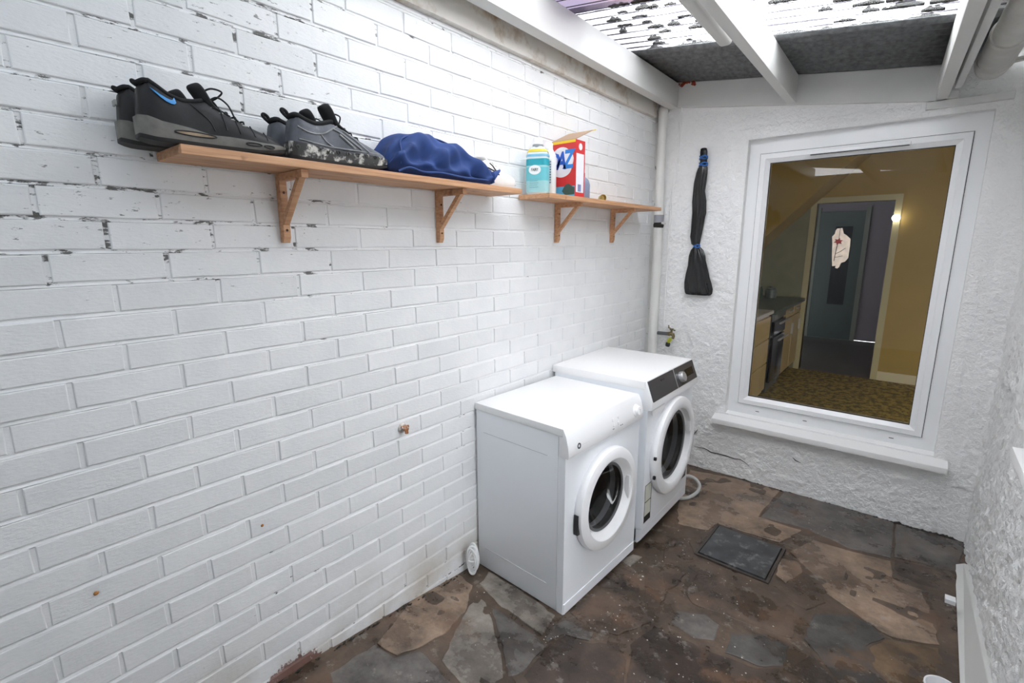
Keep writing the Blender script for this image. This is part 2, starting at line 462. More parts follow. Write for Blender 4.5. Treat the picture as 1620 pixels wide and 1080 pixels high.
C1, C2, C3 = (1050, 680, 2.7), (700, 850, 3.6), (350, 700, 2.842)
SLATE, SLATE2, BROWN, DBROWN, LGREY, TAN, OCH = (.080,.073,.067,1), (.125,.112,.102,1), (.098,.066,.047,1), (.060,.041,.031,1), (.235,.205,.175,1), (.26,.185,.132,1), (.155,.10,.055,1)
STONES = [
 (C1, SLATE2, [(415,372),(520,255),(700,285),(850,325),(980,385),(972,548),(780,500),(600,420)]),
 (C1, SLATE2, [(990,390),(1160,410),(1290,490),(1250,610),(1100,568),(985,545)]),
 (C1, DBROWN, [(985,555),(1100,578),(1242,622),(1222,690),(1120,670),(992,622)]),
 (C1, DBROWN, [(1130,692),(1222,700),(1190,850),(1165,800)]),
 (C1, TAN, [(640,470),(780,512),(968,560),(985,640),(1115,690),(1150,800),(1180,920),(960,880),(800,770),(700,700),(640,620),(540,520)]),
 (C1, BROWN, [(150,595),(330,645),(560,760),(550,890),(430,855),(300,805),(120,740),(90,690)]),
 (C1, SLATE2, [(55,772),(180,790),(238,832),(218,900),(130,890),(32,822)]),
 (C1, SLATE, [(285,872),(420,872),(535,922),(508,1010),(400,1008),(262,950)]),
 (C1, SLATE, [(640,785),(800,790),(880,830),(942,885),(866,925),(880,1000),(930,1080),(760,1080),(660,960),(600,890)]),
 (C1, DBROWN, [(0,868),(110,905),(250,968),(400,1018),(540,1030),(640,960),(745,1085),(700,1160),(0,1160)]),
 (C1, BROWN, [(10,450),(110,478),(148,556),(60,580),(0,565)]),
 (C1, DBROWN, [(0,605),(88,622),(60,660),(0,690)]),
 (C1, OCH, [(874,928),(950,892),(1175,930),(1188,1000),(1130,1090),(960,1090),(890,1000)]),
 (C1, TAN, [(494,545),(570,562),(598,612),(522,655),(482,618)]),
 (C1, BROWN, [(465,664),(600,645),(658,668),(690,740),(610,770),(560,742)]),
 (C1, TAN, [(110,170),(300,205),(500,250),(405,372),(590,430),(500,480),(230,400),(190,430),(60,400),(60,320)]),
 (C2, LGREY, [(212,262),(262,196),(440,300),(640,445),(618,485),(568,562),(400,440),(310,378)]),
 (C2, LGREY, [(60,560),(190,330),(245,370),(280,460),(335,660),(350,815),(290,860),(140,870),(30,745),(0,700)]),
 (C2, SLATE2, [(270,400),(310,408),(400,475),(555,582),(590,625),(430,785),(378,800),(345,620),(300,470)]),
 (C2, DBROWN, [(610,605),(700,562),(850,605),(1000,605),(1050,700),(1030,860),(540,860),(460,790)]),
 (C2, BROWN, [(725,432),(870,325),(1000,315),(1125,382),(1195,482),(1000,555),(880,540),(765,470)]),
 (C2, DBROWN, [(880,272),(985,155),(1078,192),(1126,245),(1116,318),(1000,302)]),
 (C2, LGREY, [(1012,132),(1088,94),(1138,112),(1070,165)]),
 (C2, SLATE2, [(640,500),(700,470),(860,545),(840,590),(690,555),(600,595),(580,580)]),
 (C2, BROWN, [(1150,205),(1205,198),(1290,300),(1230,405),(1165,395)]),
 (C2, DBROWN, [(1245,205),(1390,205),(1340,268)]),
 (C2, DBROWN, [(1070,610),(1210,500),(1300,560),(1400,640),(1330,860),(1050,860)]),
 (C3, TAN, [(900,660),(1060,585),(1130,640),(1100,760),(1000,860),(930,900),(790,960),(700,900)]),
 (C3, SLATE2, [(690,910),(780,970),(900,940),(1040,1085),(1000,1150),(520,1150),(480,1040)]),
]
rs = random.Random(3)
for (ox, oy, k), c, poly in STONES:
    P = [on_floor(ox + x / k, oy + y / k) for x, y in poly]
    cx, cy = sum(p.x for p in P) / len(P), sum(p.y for p in P) / len(P)
    pts = []
    for i, p in enumerate(P):
        q = P[(i + 1) % len(P)]; d = (q - p).length; m = max(1, min(7, int(d / .03)))
        for j in range(m):
            s = p.lerp(q, j / m); jj = .0055 if j else .003
            pts.append((s.x + rs.uniform(-jj, jj), s.y + rs.uniform(-jj, jj)))
    h = rs.uniform(.0015, .005); n = len(pts); mb = MB(); rings = []; rad = sum(math.hypot(x - cx, y - cy) for x, y in pts) / n
    for sc_, dz in ((1.0, -.02), (1 - .001 / rad, h * .2), (1 - .005 / rad, h)):
        rings.append([Vector(((x - cx) * sc_, (y - cy) * sc_, fz(cy + (y - cy) * sc_) + dz - fz(cy))) for x, y in pts])
    mb.loft(rings, caps=False); mb.f.append(tuple(range(2 * n, 3 * n)))
    o = mb.build('flagstone', M_STONE, floor, smooth=30); o.location = (cx, cy, fz(cy)); o.color = c

# drain cover
t = thing('drain_cover', 'square dark slate inspection cover set in the floor before the window', 'drain cover', (.978, 2.507, fz(2.5)), -.02)
M_COVER = mat('wet_dark_slate', (.045, .047, .05, 1), .3, var=.5, vscale=14, bump=.35, bscale=40, dirt=(.19, .19, .19, 1), dscale=22, dth=(.56, .7))
M_COVERF = mat('rusty_iron_frame', (.05, .04, .035, 1), .6, var=.3, vscale=40)
mb = MB()
for a, b in (((-.176,-.176),(.176,-.163)), ((-.176,.163),(.176,.176)), ((-.176,-.163),(-.163,.163)), ((.163,-.163),(.176,.163))): mb.box((a[0],a[1],-.03),(b[0],b[1],.012))
mb.build('frame', M_COVERF, t)
mb = MB(); mb.box((-.158, -.158, -.02), (.158, .158, .018)); mb.build('slab', M_COVER, t, bevel=.004, smooth=30)

# grit
mb = MB(); rg = random.Random(9)
ico = [(1,0,0),(-1,0,0),(0,1,0),(0,-1,0),(0,0,1),(0,0,-1)]; icf = [(0,2,4),(2,1,4),(1,3,4),(3,0,4),(2,0,5),(1,2,5),(3,1,5),(0,3,5)]
for i in range(320):
    x = rg.uniform(.05, 1.75); y = rg.uniform(.5, 3.3)
    if rg.random() < .5: x = rg.uniform(.55, 1.2); y = rg.uniform(1.2, 2.6)
    if (x < .60 and y > 1.45) or (abs(x - .978) < .19 and abs(y - 2.5) < .19) or (x > 1.62 and y < 2.1): continue
    s = rg.uniform(.0012, .0035) * (1.8 if rg.random() < .06 else 1)
    mb.add([(x + a * s * rg.uniform(.6, 1.4), y + b * s * rg.uniform(.6, 1.4), fz(y) + .009 + c * s * .6) for a, b, c in ico], icf)
tag(mb.build('floor_grit', mat('pale_grit', (.6, .57, .52, 1), .8)), 'scattered pale paint flakes and grit on the floor', 'grit', kind='stuff')

# back wall with window opening
WX0, WX1, WZ0, WZ1 = .60, 1.705, .35, 2.135
def lines(a, b, step, marks):
    m = [a] + sorted(marks) + [b]; out = []
    for p, q in zip(m[:-1], m[1:]):
        k = max(1, int(round((q - p) / step))); out += list(np.linspace(p, q, k, endpoint=False))
    return np.array(out + [b])
def rough_wall(name, us, vs, fn, hole, amp, material, seed, mask=None, flip=False, cell=(1.6, 4.5)):
    rg2 = np.random.default_rng(seed); nu, nv = len(us), len(vs)
    d = smooth_noise(nu, nv, cell[0], rg2) * .6 + smooth_noise(nu, nv, cell[1], rg2) * .7
    d = np.clip(d - .45, 0, None) * amp * 1.8 + smooth_noise(nu, nv, 40, rg2) * .006
    U, W = np.meshgrid(us, vs, indexing='ij')
    if mask is not None: d = d * mask(U, W)
    P = fn(U, W, d)
    keep = None
    if hole:
        uc = (us[:-1] + us[1:]) / 2; vc = (vs[:-1] + vs[1:]) / 2
        A, B = np.meshgrid(uc, vc, indexing='ij')
        keep = ~((A > hole[0]) & (A < hole[1]) & (B > hole[2]) & (B < hole[3]))
    return fast_mesh(name, np.stack(P, -1).reshape(-1, 3), grid_faces(nu, nv, keep, flip), material)
def bmask(U, W):
    k = np.ones_like(U)
    e = np.minimum.reduce([np.clip((U - .47) / .06, 0, 1), np.ones_like(U)])
    # trowelled margin round the window and at the foot of the right-hand corner
    dx = np.maximum(WX0 - U, U - WX1); dz = np.maximum(WZ0 - W, W - WZ1); dd = np.maximum(dx, dz)
    k *= np.clip(dd / .05, .12, 1)
    k *= np.where((U > 1.76) & (U < 1.81), .35, 1)
    k *= np.where((U > 1.76) & (W < .2), .2, 1)
    k *= np.where(W > 2.2, .45, 1)
    return k
us = lines(-.01, RIGHT + .02, .0085, [WX0, WX1]); vs = lines(-.2, 2.62, .0085, [WZ0, WZ1])
wb = link('wall_back', rough_wall('wall_back', us, vs, lambda U, W, d: (U, BACK - d, W), (WX0, WX1, WZ0, WZ1), .007, M_RENDER, 21, bmask))
tag(wb, 'white roughcast house wall holding the window', kind='structure')
mb = MB()
mb.box((WX0 - .05, BACK + .004, WZ0 - .08), (WX0, BACK + .16, WZ1 + .05)); mb.box((WX1, BACK + .004, WZ0 - .08), (WX1 + .05, BACK + .16, WZ1 + .05))
mb.box((WX0, BACK + .004, WZ1), (WX1, BACK + .16, WZ1 + .05))
mb.build('reveal', mat_render('trowelled_white_render', (.84, .84, .83, 1), (.88, .88, .87, 1)), wb)
MB().box((-.1, BACK + .05, -.3), (WX0 - .05, BACK + .2, 2.62)).build('masonry', M_RENDER, wb)
MB().box((WX1 + .05, BACK + .05, -.3), (RIGHT + .3, BACK + .2, 2.62)).build('masonry', M_RENDER, wb)
MB().box((WX0 - .05, BACK + .05, -.3), (WX1 + .05, BACK + .2, WZ0 - .08)).build('masonry', M_RENDER, wb)
MB().box((WX0 - .05, BACK + .05, WZ1 + .05), (WX1 + .05, BACK + .2, 2.62)).build('masonry', M_RENDER, wb)

# cracks in the render below the window
M_CRACK = mat('dark_crack', (.03, .028, .026, 1), .9)
for P in ([(95, 675), (140, 688), (180, 695), (215, 712), (240, 730), (300, 742), (370, 760), (440, 785), (490, 790), (530, 815), (570, 850)], [(130, 535), (108, 560), (96, 578)], [(940, 775), (965, 800), (1010, 820)]):
    pts = [on_plane(1, BACK - .009, 1080 + x / 5.4, 580 + y / 5.4) for x, y in P]
    n_ = len(pts); MB().tube(pts, [.0012 + .0022 * math.sin(math.pi * i / (n_ - 1)) for i in range(n_)], 6).build('crack', M_CRACK, wb)
mb = MB(); rd = random.Random(77)
for i in range(150):
    if rd.random() < .62:
        x = rd.choice((rd.uniform(.75, 1.84), rd.uniform(1.45, 1.84))); y = BACK - rd.uniform(.002, .018)
    else:
        x = rd.uniform(.010, .020); y = rd.uniform(.35, 1.5)
    s_ = rd.uniform(.003, .010) * (1.6 if x > 1.6 else 1)
    mb.add([(x + a * s_ * rd.uniform(.8, 2.4) * (1 if y > 3 else .4), y + b * s_ * rd.uniform(.4, .9) * (1 if y > 3 else 2.5), fz(y) + .003 + c * s_ * rd.uniform(.4, 1.0)) for a, b, c in ico], icf)
tag(mb.build('wall_foot_dirt', mat('black_soil', (.028, .024, .02, 1), .95)), 'black soil and debris gathered along the foot of the walls', 'dirt', kind='stuff')

# right wall: pebble-dash
us = lines(RNEAR, BACK + .01, .0095, []); vs = lines(-.2, 2.45, .0095, [])
wr = link('wall_right', rough_wall('wall_right', us, vs, lambda U, W, d: (RIGHT - d, U, W), None, .011, M_RENDER2, 33, flip=True, cell=(1.7, 3.6)))
tag(wr, 'white pebble-dashed wall along the right side', kind='structure')
MB().box((RIGHT + .004, RNEAR, -.3), (RIGHT + .15, BACK + .05, 2.45)).build('masonry', M_RENDER2, wr)
MB().box((RIGHT - .004, RNEAR - .012, -.3), (RIGHT + .15, RNEAR, 2.45)).build('wall_end', M_RENDER2, wr)
MB().box((RIGHT, NEAR, -.3), (RIGHT + .15, RGAP, 2.45)).build('near_masonry', M_RENDER2, wr)
MB().box((RIGHT, RGAP, 2.02), (RIGHT + .15, RNEAR, 2.45)).build('light_gap_head', M_RENDER2, wr)  # spans an unseen opening added to let side light in
# open ground beyond the light gap added in the right wall
tag(MB().box((RIGHT + .1, NEAR - 3, -.2), (9, 8, -.12)).build('floor_outside', mat('outdoor_paving', (.30, .29, .27, 1), .8, var=.2)), 'paved ground outside the gap added in the right wall', kind='structure')
# near end wall, behind the viewer
wf = link('wall_front', MB().box((-.12, NEAR - .15, -.3), (RIGHT + .15, NEAR, 2.45)).mesh('wall_front', M_RENDER2)); tag(wf, 'white rendered wall closing the near end', kind='structure')

# ------------------------------------------------------------------ window
win = thing('window_1', 'large white upvc fixed window in the house wall', None, (0, 0, 0), kind='structure'); 
FY0 = BACK + .055                       # front plane of the outer frame
SX0, SX1, SZ0, SZ1 = .666, 1.642, .428, 2.048   # sash outline
GX0, GX1, GZ0, GZ1 = .722, 1.582, .482, 1.993   # glass outline
def frame_ring(mb, a, b, y0, y1):
    (x0, x1, z0, z1), (u0, u1, w0, w1) = a, b
    mb.box((x0, y0, z0), (u0, y1, z1)); mb.box((u1, y0, z0), (x1, y1, z1)); mb.box((u0, y0, z0), (u1, y1, w0)); mb.box((u0, y0, w1), (u1, y1, z1))
mb = MB(); frame_ring(mb, (WX0 - .01, WX1 + .01, WZ0 - .03, WZ1 + .01), (SX0 + .002, SX1 - .002, SZ0 + .002, SZ1 - .002), FY0, FY0 + .07); mb.build('window_frame', M_UPVC, win)
def chamfer_ring(o, i, y0, y1, y2):
    """mitred sash profile: outer flat, chamfer down to the glass"""
    mb = MB(); ox0, ox1, oz0, oz1 = o; ix0, ix1, iz0, iz1 = i
    def R(e, y):
        return [Vector((ox0 + (ix0-ox0)*e, y, oz0 + (iz0-oz0)*e)), Vector((ox1 + (ix1-ox1)*e, y, oz0 + (iz0-oz0)*e)), Vector((ox1 + (ix1-ox1)*e, y, oz1 + (iz1-oz1)*e)), Vector((ox0 + (ix0-ox0)*e, y, oz1 + (iz1-oz1)*e))]
    mb.loft([R(0, y2), R(0, y0 + .003), R(.05, y0), R(.55, y0), R(.62, y0 + .004), R(1, y1), R(1, y2)], caps=False); return mb
chamfer_ring((SX0, SX1, SZ0, SZ1), (GX0, GX1, GZ0, GZ1), FY0 - .012, FY0 + .008, FY0 + .05).build('sash', M_UPVC, win)
mb = MB(); frame_ring(mb, (SX0 - .003, SX1 + .003, SZ0 - .003, SZ1 + .003), (SX0 + .004, SX1 - .004, SZ0 + .004, SZ1 - .004), FY0 - .0015, FY0 + .01); mb.build('gasket', M_SEAL, win)
mb = MB(); frame_ring(mb, (GX0 - .004, GX1 + .004, GZ0 - .004, GZ1 + .004), (GX0 + .003, GX1 - .003, GZ0 + .003, GZ1 - .003), FY0 + .009, FY0 + .02); mb.build('glazing_bead', M_SEAL, win)
MB().add([(GX0 - .004, FY0 + .018, GZ0 - .004), (GX1 + .004, FY0 + .018, GZ0 - .004), (GX1 + .004, FY0 + .018, GZ1 + .004), (GX0 - .004, FY0 + .018, GZ1 + .004)], [(0, 1, 2, 3)]).build('glass_pane', M_GLASS, win, fix=False)
mb = MB(); mb.box((.935, FY0 - .028, 2.010), (1.40, FY0 - .010, 2.032)); v = mb.build('trickle_vent', M_UPVC, win, bevel=.004, smooth=40)
MB().box((.94, FY0 - .0295, 2.0095), (1.395, FY0 - .026, 2.0140)).build('vent_slot', M_SEAL, v)
for x in (.78, 1.06, 1.50):
    MB().box((x, FY0 - .001, .385), (x + .022, FY0 + .004, .389)).build('drain_slot', M_DARK, win)
sill = MB(); prof = [(BACK - .075, .285), (BACK - .075, .318), (BACK - .069, .323), (FY0 + .02, .362), (FY0 + .02, .30), (BACK + .0, .285)]
sill.add([Vector((x, a, b)) for x in (.535, 1.765) for a, b in prof], [(0,1,2,3,4,5), (11,10,9,8,7,6)] + [(i, (i+1) % 6, 6 + (i+1) % 6, 6 + i) for i in range(6)])
M_SILL = mat('white_painted_sill', (.86, .86, .85, 1), .4, dirt=(.2, .19, .18, 1), dscale=22, dth=(.72, .76))
sill.build('window_sill', M_SILL, win, bevel=.004, smooth=30)

# stained-glass style sun catcher stuck to the pane
t = thing('suncatcher', 'cream shield-shaped sun catcher with a red flower, stuck to the window pane', 'sun catcher', (0, FY0 + .016, 0))
shp = [(1.108,1.576),(1.114,1.587),(1.14,1.59),(1.15,1.558),(1.165,1.548),(1.186,1.527),(1.188,1.488),(1.187,1.418),(1.173,1.396),(1.155,1.389),(1.148,1.364),(1.14,1.355),(1.128,1.359),(1.13,1.371),(1.112,1.369),(1.104,1.435),(1.1,1.497),(1.094,1.541),(1.106,1.557)]
RX = Matrix(((1,0,0,0),(0,0,1,0),(0,1,0,0),(0,0,0,1)))
MB().prism(shp, -.003, 0, RX).build('plaque', mat('cream_glass_paint', (.74, .62, .50, 1), .45, var=.15, vscale=30), t)
pet = []
for k in range(12):
    a = k * math.pi / 6 + .3; r = .024 if k % 2 == 0 else .013
    pet.append((1.128 + r * math.cos(a), 1.513 + r * .85 * math.sin(a)))
MB().prism(pet, -.006, -.003, RX).build('flower', mat('dark_red_glass_paint', (.22, .02, .02, 1), .4), t)
mb = MB(); mb.tube([(1.126, -.005, 1.50), (1.122, -.005, 1.46), (1.118, -.005, 1.40)], .0016, 6); mb.tube([(1.120, -.005, 1.44), (1.145, -.005, 1.455), (1.168, -.005, 1.475)], .0012, 6); mb.tube([(1.118, -.005, 1.42), (1.14, -.005, 1.425), (1.158, -.005, 1.43)], .0012, 6); mb.tube([(1.13, -.005, 1.592), (1.13, -.005, 1.53)], .0011, 6)
mb.build('stem', M_BLACK, t)

# ------------------------------------------------------------------ roof
def rz_(x): return 2.563 - .133 * x
def corr(name, y0, y1, x0, x1, m, dz=0., solid=False, amp=.009, pitch=.076):
    ny = int((y1 - y0) / pitch * 12) + 1; ys = np.linspace(y0, y1, ny); xs = np.linspace(x0, x1, 3)
    V = []; 
    for x in xs:
        for y in ys: V.append((x, y, rz_(x) + dz + amp * math.cos(2 * math.pi * y / pitch)))
    o = link(name, fast_mesh(name, V, grid_faces(3, ny, flip=True), m))
    if solid:
        md = o.modifiers.new('thickness', 'SOLIDIFY'); md.thickness = .004; md.offset = 1
    return o
ceil = thing('ceiling', 'lean-to roof of corrugated sheets', None, (0, 0, 0), kind='structure')
for nm, y0, y1, m, dz, so in (('dark_roofing_sheet', 2.745, BACK + .1, M_DARKSHEET, 0.016, True), ('clear_roofing_sheet', 2.13, 2.80, M_CLEAR, .028, False), ('tinted_roofing_sheet', 1.84, 2.19, M_PINK, .036, False), ('clear_roofing_sheet', .95, 1.90, M_CLEAR, .028, False), ('dimmed_roofing_sheet', NEAR, 1.0, M_DIM, .036, False)):
    o = corr(nm, y0, y1, -.06, 1.66, m, dz, so); o.parent = ceil
# moss tufts lying in the corrugations
mb = MB(); rm = random.Random(4)
def tuft(x, y, L, h):
    n = 9; top = []
    yv = (round(y / .076 - .5) + .5) * .076
    rings = []
    for i in range(n):
        s = i / (n - 1); xx = x + (s - .5) * L; hh = h * math.sin(math.pi * min(max(s, .06), .94)) ** .7 * rm.uniform(.45, 1.2); ww = .013 * rm.uniform(.6, 1.3)
        z = rz_(xx) + .0285
        rings.append([Vector((xx, yv - ww, z)), Vector((xx, yv - ww * .5, z + hh * .8)), Vector((xx, yv + ww * .4, z + hh)), Vector((xx, yv + ww, z)), Vector((xx, yv, z - .004))])
    mb.loft(rings)
for i in range(70):
    tuft(rm.uniform(.15, 1.5), rm.uniform(2.16, 2.78), rm.uniform(.02, .09), rm.uniform(.008, .026))
for i in range(18): tuft(rm.uniform(.2, 1.5), 2.74, rm.uniform(.05, .13), rm.uniform(.008, .02))
for i in range(26): tuft(rm.uniform(.3, .85), 2.19 + rm.uniform(-.02, .02), rm.uniform(.02, .05), rm.uniform(.008, .018))
for i in range(10): tuft(rm.uniform(.15, .8), rm.uniform(1.9, 2.15), rm.uniform(.02, .07), rm.uniform(.01, .02))
for i in range(8): tuft(rm.uniform(1.15, 1.5), rm.uniform(2.45, 2.62), rm.uniform(.06, .14), rm.uniform(.02, .035))
tag(mb.build('moss', M_MOSS), 'black tufts of moss lying along the clear roof corrugations', 'moss', kind='stuff')

# timbers
def beam(name, label, pts, wd, ht, m, cat='beam', bev=.004):
    """pts: two points on the beam's lower centre line"""
    a, b = Vector(pts[0]), Vector(pts[1]); up = Vector((0, 0, ht / 2))
    o = MB().bar(a + up, b + up, wd, ht).build(name, m, bevel=bev, smooth=30); return tag(o, label, cat)
beam('roof_beam', 'white painted roof beam running beside the brick wall', ((.112, BACK - .02, 2.39), (.155, NEAR + .02, 2.395)), .062, .150, M_WOODW)
bb = beam('roof_beam', 'white painted roof beam in the middle, ending above the window', ((.823, BACK - .02, 2.30), (.93, NEAR + .02, 2.30)), .046, .150, M_WOODW)
# short timber nailed alongside the middle beam, its end rounded off
t = MB(); a = Vector((.738, 2.42, 2.398)); b = Vector((.792, .6, 2.398))
t.bar(a, b, .055, .085)
tag(t.build('packing_timber', M_WOODW, bevel=.02, seg=4, smooth=40), 'short off-white timber with a rounded end fixed beside the middle roof beam', 'timber')
MB().tube([(.785, BACK - .05, 2.36), (.792, 3.1, 2.37), (.790, 2.8, 2.375), (.792, 2.5, 2.38)], .006, 8).build('cable', M_PIPE, bb, smooth=40)
beam('roof_beam', 'off-white roof beam nearest the large drain pipe', ((1.497, BACK - .02, 2.20), (1.640, 0.0, 2.20)), .046, .155, M_WOODW)
beam('fascia_board', 'narrow cream board between the right roof beam and the drain pipe', ((1.552, BACK - .12, 2.225), (1.690, 0.0, 2.225)), .028, .12, M_LEDGER)
led = MB(); prof = [(.02, rz_(.02)), (1.50, rz_(1.50)), (1.50, rz_(1.50) - .165), (.02, rz_(.02) - .150)]
led.add([Vector((x, y, z)) for y in (BACK - .028, BACK + .004) for x, z in prof], [(0,1,2,3),(7,6,5,4)] + [(i,(i+1)%4,4+(i+1)%4,4+i) for i in range(4)])
tag(led.build('trim_1', M_LEDGER, bevel=.003), 'white ledger board sloping along the top of the window wall', kind='structure')
mb = MB(); mb.box((-.004, NEAR, 2.336), (.028, BACK - .09, 2.448)); tag(mb.build('trim_2', M_PLATE, bevel=.004, smooth=30), 'stained off-white wall plate along the top of the brick wall', kind='structure')
mb = MB(); mb.box((-.004, NEAR, 2.45), (.05, BACK - .01, 2.56)); tag(mb.build('trim_3', M_PLATE, bevel=.004, smooth=30), 'brown stained timber packing above the wall plate', kind='structure')
mb = MB(); mb.box((1.44, BACK - .03, 2.165), (1.76, BACK + .004, 2.20)); mb.box((1.475, BACK - .05, 2.20), (1.56, BACK - .0, 2.235)); tag(mb.build('trim_4', M_LEDGER, bevel=.003), 'short white bearer under the right roof beam', kind='structure')
mb = MB(); mb.box((1.56, NEAR, 2.455), (RIGHT + .15, BACK + .05, 2.48)); tag(mb.build('trim_5', M_LEDGER), 'soffit board above the drain pipe', kind='structure')
mb = MB(); mb.bar((1.874, BACK - .01, 2.18), (1.874, RNEAR, 2.18), .026, .09); tag(mb.build('trim_6', M_WOODW, bevel=.004), 'white timber rail along the top of the right wall', kind='structure')
mb = MB(); rr = random.Random(2)
for i in range(26):
    x = rr.uniform(.12, .25); z = rz_(x) - rr.uniform(-.012, .02); s = rr.uniform(.006, .016)
    mb.add([(x + a * s, BACK - .03 + b * s * .4, z + c * s * .7) for a, b, c in ico], icf)
tag(mb.build('sealant', mat('rust_red_sealant', (.30, .045, .02, 1), .8)), 'rust-red sealant lumps in the roof corner above the thin pipe', 'sealant', kind='stuff')

# large drain pipe under the eaves
t = thing('drain_pipe', 'wide off-white drain pipe with a coupling, high up by the right wall', 'pipe', (1.655, 0, 2.275))
M_DPIPE = mat('dusty_white_pipe', (.50, .49, .46, 1), .5, var=.12, vscale=8)
MB().tube([(0.137, -.1, .0), (0, 3.16, 0)], .055, 28).build('pipe', M_DPIPE, t, smooth=50)
c = MB(); c.tube([(.018, 2.72, .0), (.0175, 2.74, .0), (.0172, 2.745, 0), (.004, 3.05, 0), (.004, 3.055, 0), (0, 3.09, 0), (0, 3.17, 0), (0, 3.20, 0)], [.061, .064, .061, .061, .066, .066, .06, .05], 28); c.build('coupling', M_DPIPE, t, smooth=35)
MB().bar((.06, 3.07, -.02), (.22, 3.07, -.005), .04, .012).build('pipe_bracket', M_DPIPE, t)

# thin downpipe in the corner
t = thing('downpipe', 'thin white waste pipe running down the corner beside the shelf', 'pipe', (.068, BACK - .055, 0))
MB().tube([(-.002, 0, 1.66), (-.008, 0, 2.0), (-.01, 0, 2.395)], .030, 20).build('upper_pipe', M_PIPE, t, smooth=50)
MB().tube([(.004, 0, fz(3.4) - .01), (.002, 0, .8), (-.002, 0, 1.618)], .032, 20).build('lower_pipe', M_PIPE, t, smooth=50)
M_GREYCLIP = mat('grey_clip', (.30, .30, .33, 1), .5); M_GRIME = mat('black_grime', (.02, .018, .015, 1), .9, bump=.5, bscale=80)
MB().tube([(-.002, 0, 1.648), (-.002, 0, 1.70)], .0335, 20).build('clip', M_GREYCLIP, t, smooth=50)
MB().tube([(-.001, 0, 1.606), (-.001, 0, 1.62), (-.001, 0, 1.635), (-.001, 0, 1.65)], [.028, .035, .036, .031], 20).build('grimy_joint', M_GRIME, t, smooth=50)
MB().bar((.03, -.015, 1.645), (.062, -.03, 1.638), .012, .012).build('clip_lug', M_PIPE, t)
# strip covering the brick edge
mb = MB(); mb.box((-.002, BACK - .028, -.05), (.024, BACK - .006, 2.32)); tag(mb.build('trim_7', mat('peeling_white_strip', (.68, .68, .66, 1), .5, dirt=(.06, .055, .05, 1), dscale=16, dth=(.60, .66)), bevel=.002), 'peeling white strip in the corner behind the waste pipe', kind='structure')
# painted cable running down the house wall
tag(MB().tube([(.165, BACK - .012, 2.39), (.160, BACK - .012, 2.2), (.155, BACK - .012, 1.98), (.135, BACK - .012, 1.86), (.128, BACK - .012, 1.7), (.126, BACK - .012, 1.2), (.128, BACK - .012, .9)], .006, 8).build('painted_cable', M_RENDER, smooth=40), 'white painted cable running down the wall beside the waste pipe', 'cable')

# outdoor tap
t = thing('garden_tap', 'brass garden tap with a lime hose connector beside the waste pipe', 'tap', (.10, BACK - .05, .865))
MB().tube([(.003, 0, 0), (.085, 0, .002)], .0125, 14).build('feed_pipe', M_GREYPIPE, t, smooth=50)
b = MB(); b.tube([(.08, 0, .002), (.095, 0, .002), (.1, 0, .002), (.118, 0, .0), (.122, -.002, -.012), (.120, -.006, -.03)], [.013, .016, .011, .013, .011, .009], 12); b.tube([(.105, 0, 0), (.105, 0, .03), (.105, 0, .034)], [.009, .007, .009], 10); b.build('body', M_BRASS, t, smooth=45)
h = MB(); h.bar((.080, 0, .048), (.132, 0, .030), .012, .006); h.bar((.105, -.026, .038), (.105, .026, .038), .010, .006); h.tube([(.086, -.002, .05), (.083, -.003, .066)], .004, 8); h.build('handle', M_BRASS, t, bevel=.002)
MB().tube([(.112, -.008, -.030), (.104, -.010, -.034), (.094, -.012, -.050), (.092, -.012, -.058)], [.012, .015, .014, .012], 14).build('hose_connector', M_LIME, t, smooth=45)
MB().tube([(.092, -.012, -.056), (.090, -.012, -.064), (.088, -.012, -.082), (.087, -.012, -.088)], [.011, .0165, .0165, .012], 14).build('hose_end', M_SEAL, t, smooth=45)

# tied black refuse sack hanging on the wall
t = thing('bin_bag', 'twisted black bin bag tied with blue string hanging on the wall', 'bag', (.335, BACK - .03, 0))
rk = random.Random(12)
def sack(zs, ws, ds, offs, n=56, k=7, amp=.10):
    rings = []; ph = rk.uniform(0, 6)
    for z, a, d, o in zip(zs, ws, ds, offs):
        R = []
        for i in range(n):
            th = 2 * math.pi * i / n; q = 1 + amp * math.sin(k * th + ph + 14 * z) + amp * .5 * math.sin((k + 4) * th - 9 * z)
            R.append(Vector((o + a * q * math.cos(th), d * q * math.sin(th) * (1.0 if math.sin(th) < 0 else .75), z)))
        rings.append(R)
    return MB().loft(rings)
sack([2.005, 1.99, 1.96, 1.90, 1.84, 1.78, 1.70, 1.62, 1.55, 1.50, 1.485], [.020, .030, .036, .038, .036, .042, .044, .038, .034, .026, .015], [.014, .018, .02, .022, .022, .022, .022, .022, .02, .016, .011], [.006, .004, .0, -.006, -.008, -.004, 0, -.006, -.012, -.008, 0]).build('twisted_neck', M_BAG, t, smooth=70)
sack([1.485, 1.46, 1.42, 1.36, 1.30, 1.24, 1.20, 1.17, 1.158, 1.155], [.016, .036, .050, .060, .070, .078, .082, .080, .072, .05], [.012, .02, .026, .028, .030, .030, .028, .024, .018, .010], [.0, .004, .008, .014, .020, .026, .030, .030, .028, .026], k=9, amp=.14).build('sack', M_BAG, t, smooth=70)
sack([2.115, 2.11, 2.09, 2.05, 2.01, 2.0], [.008, .018, .021, .020, .021, .02], [.006, .013, .015, .015, .016, .014], [.002, .002, .003, .004, .006, .006], k=5).build('knotted_top', M_BAG, t, smooth=70)
for z, o, r in ((2.055, .004, .0235), (2.012, .006, .0245), (1.486, 0, .0185)):
    mb = MB()
    pts = [(o + r * math.cos(a), .75 * r * math.sin(a), z + .010 * math.sin(a * 1.5)) for a in np.linspace(0, 4 * math.pi, 40)]
    mb.tube(pts, .0052, 8); mb.build('string_tie', M_BLUETAPE, t, smooth=50)

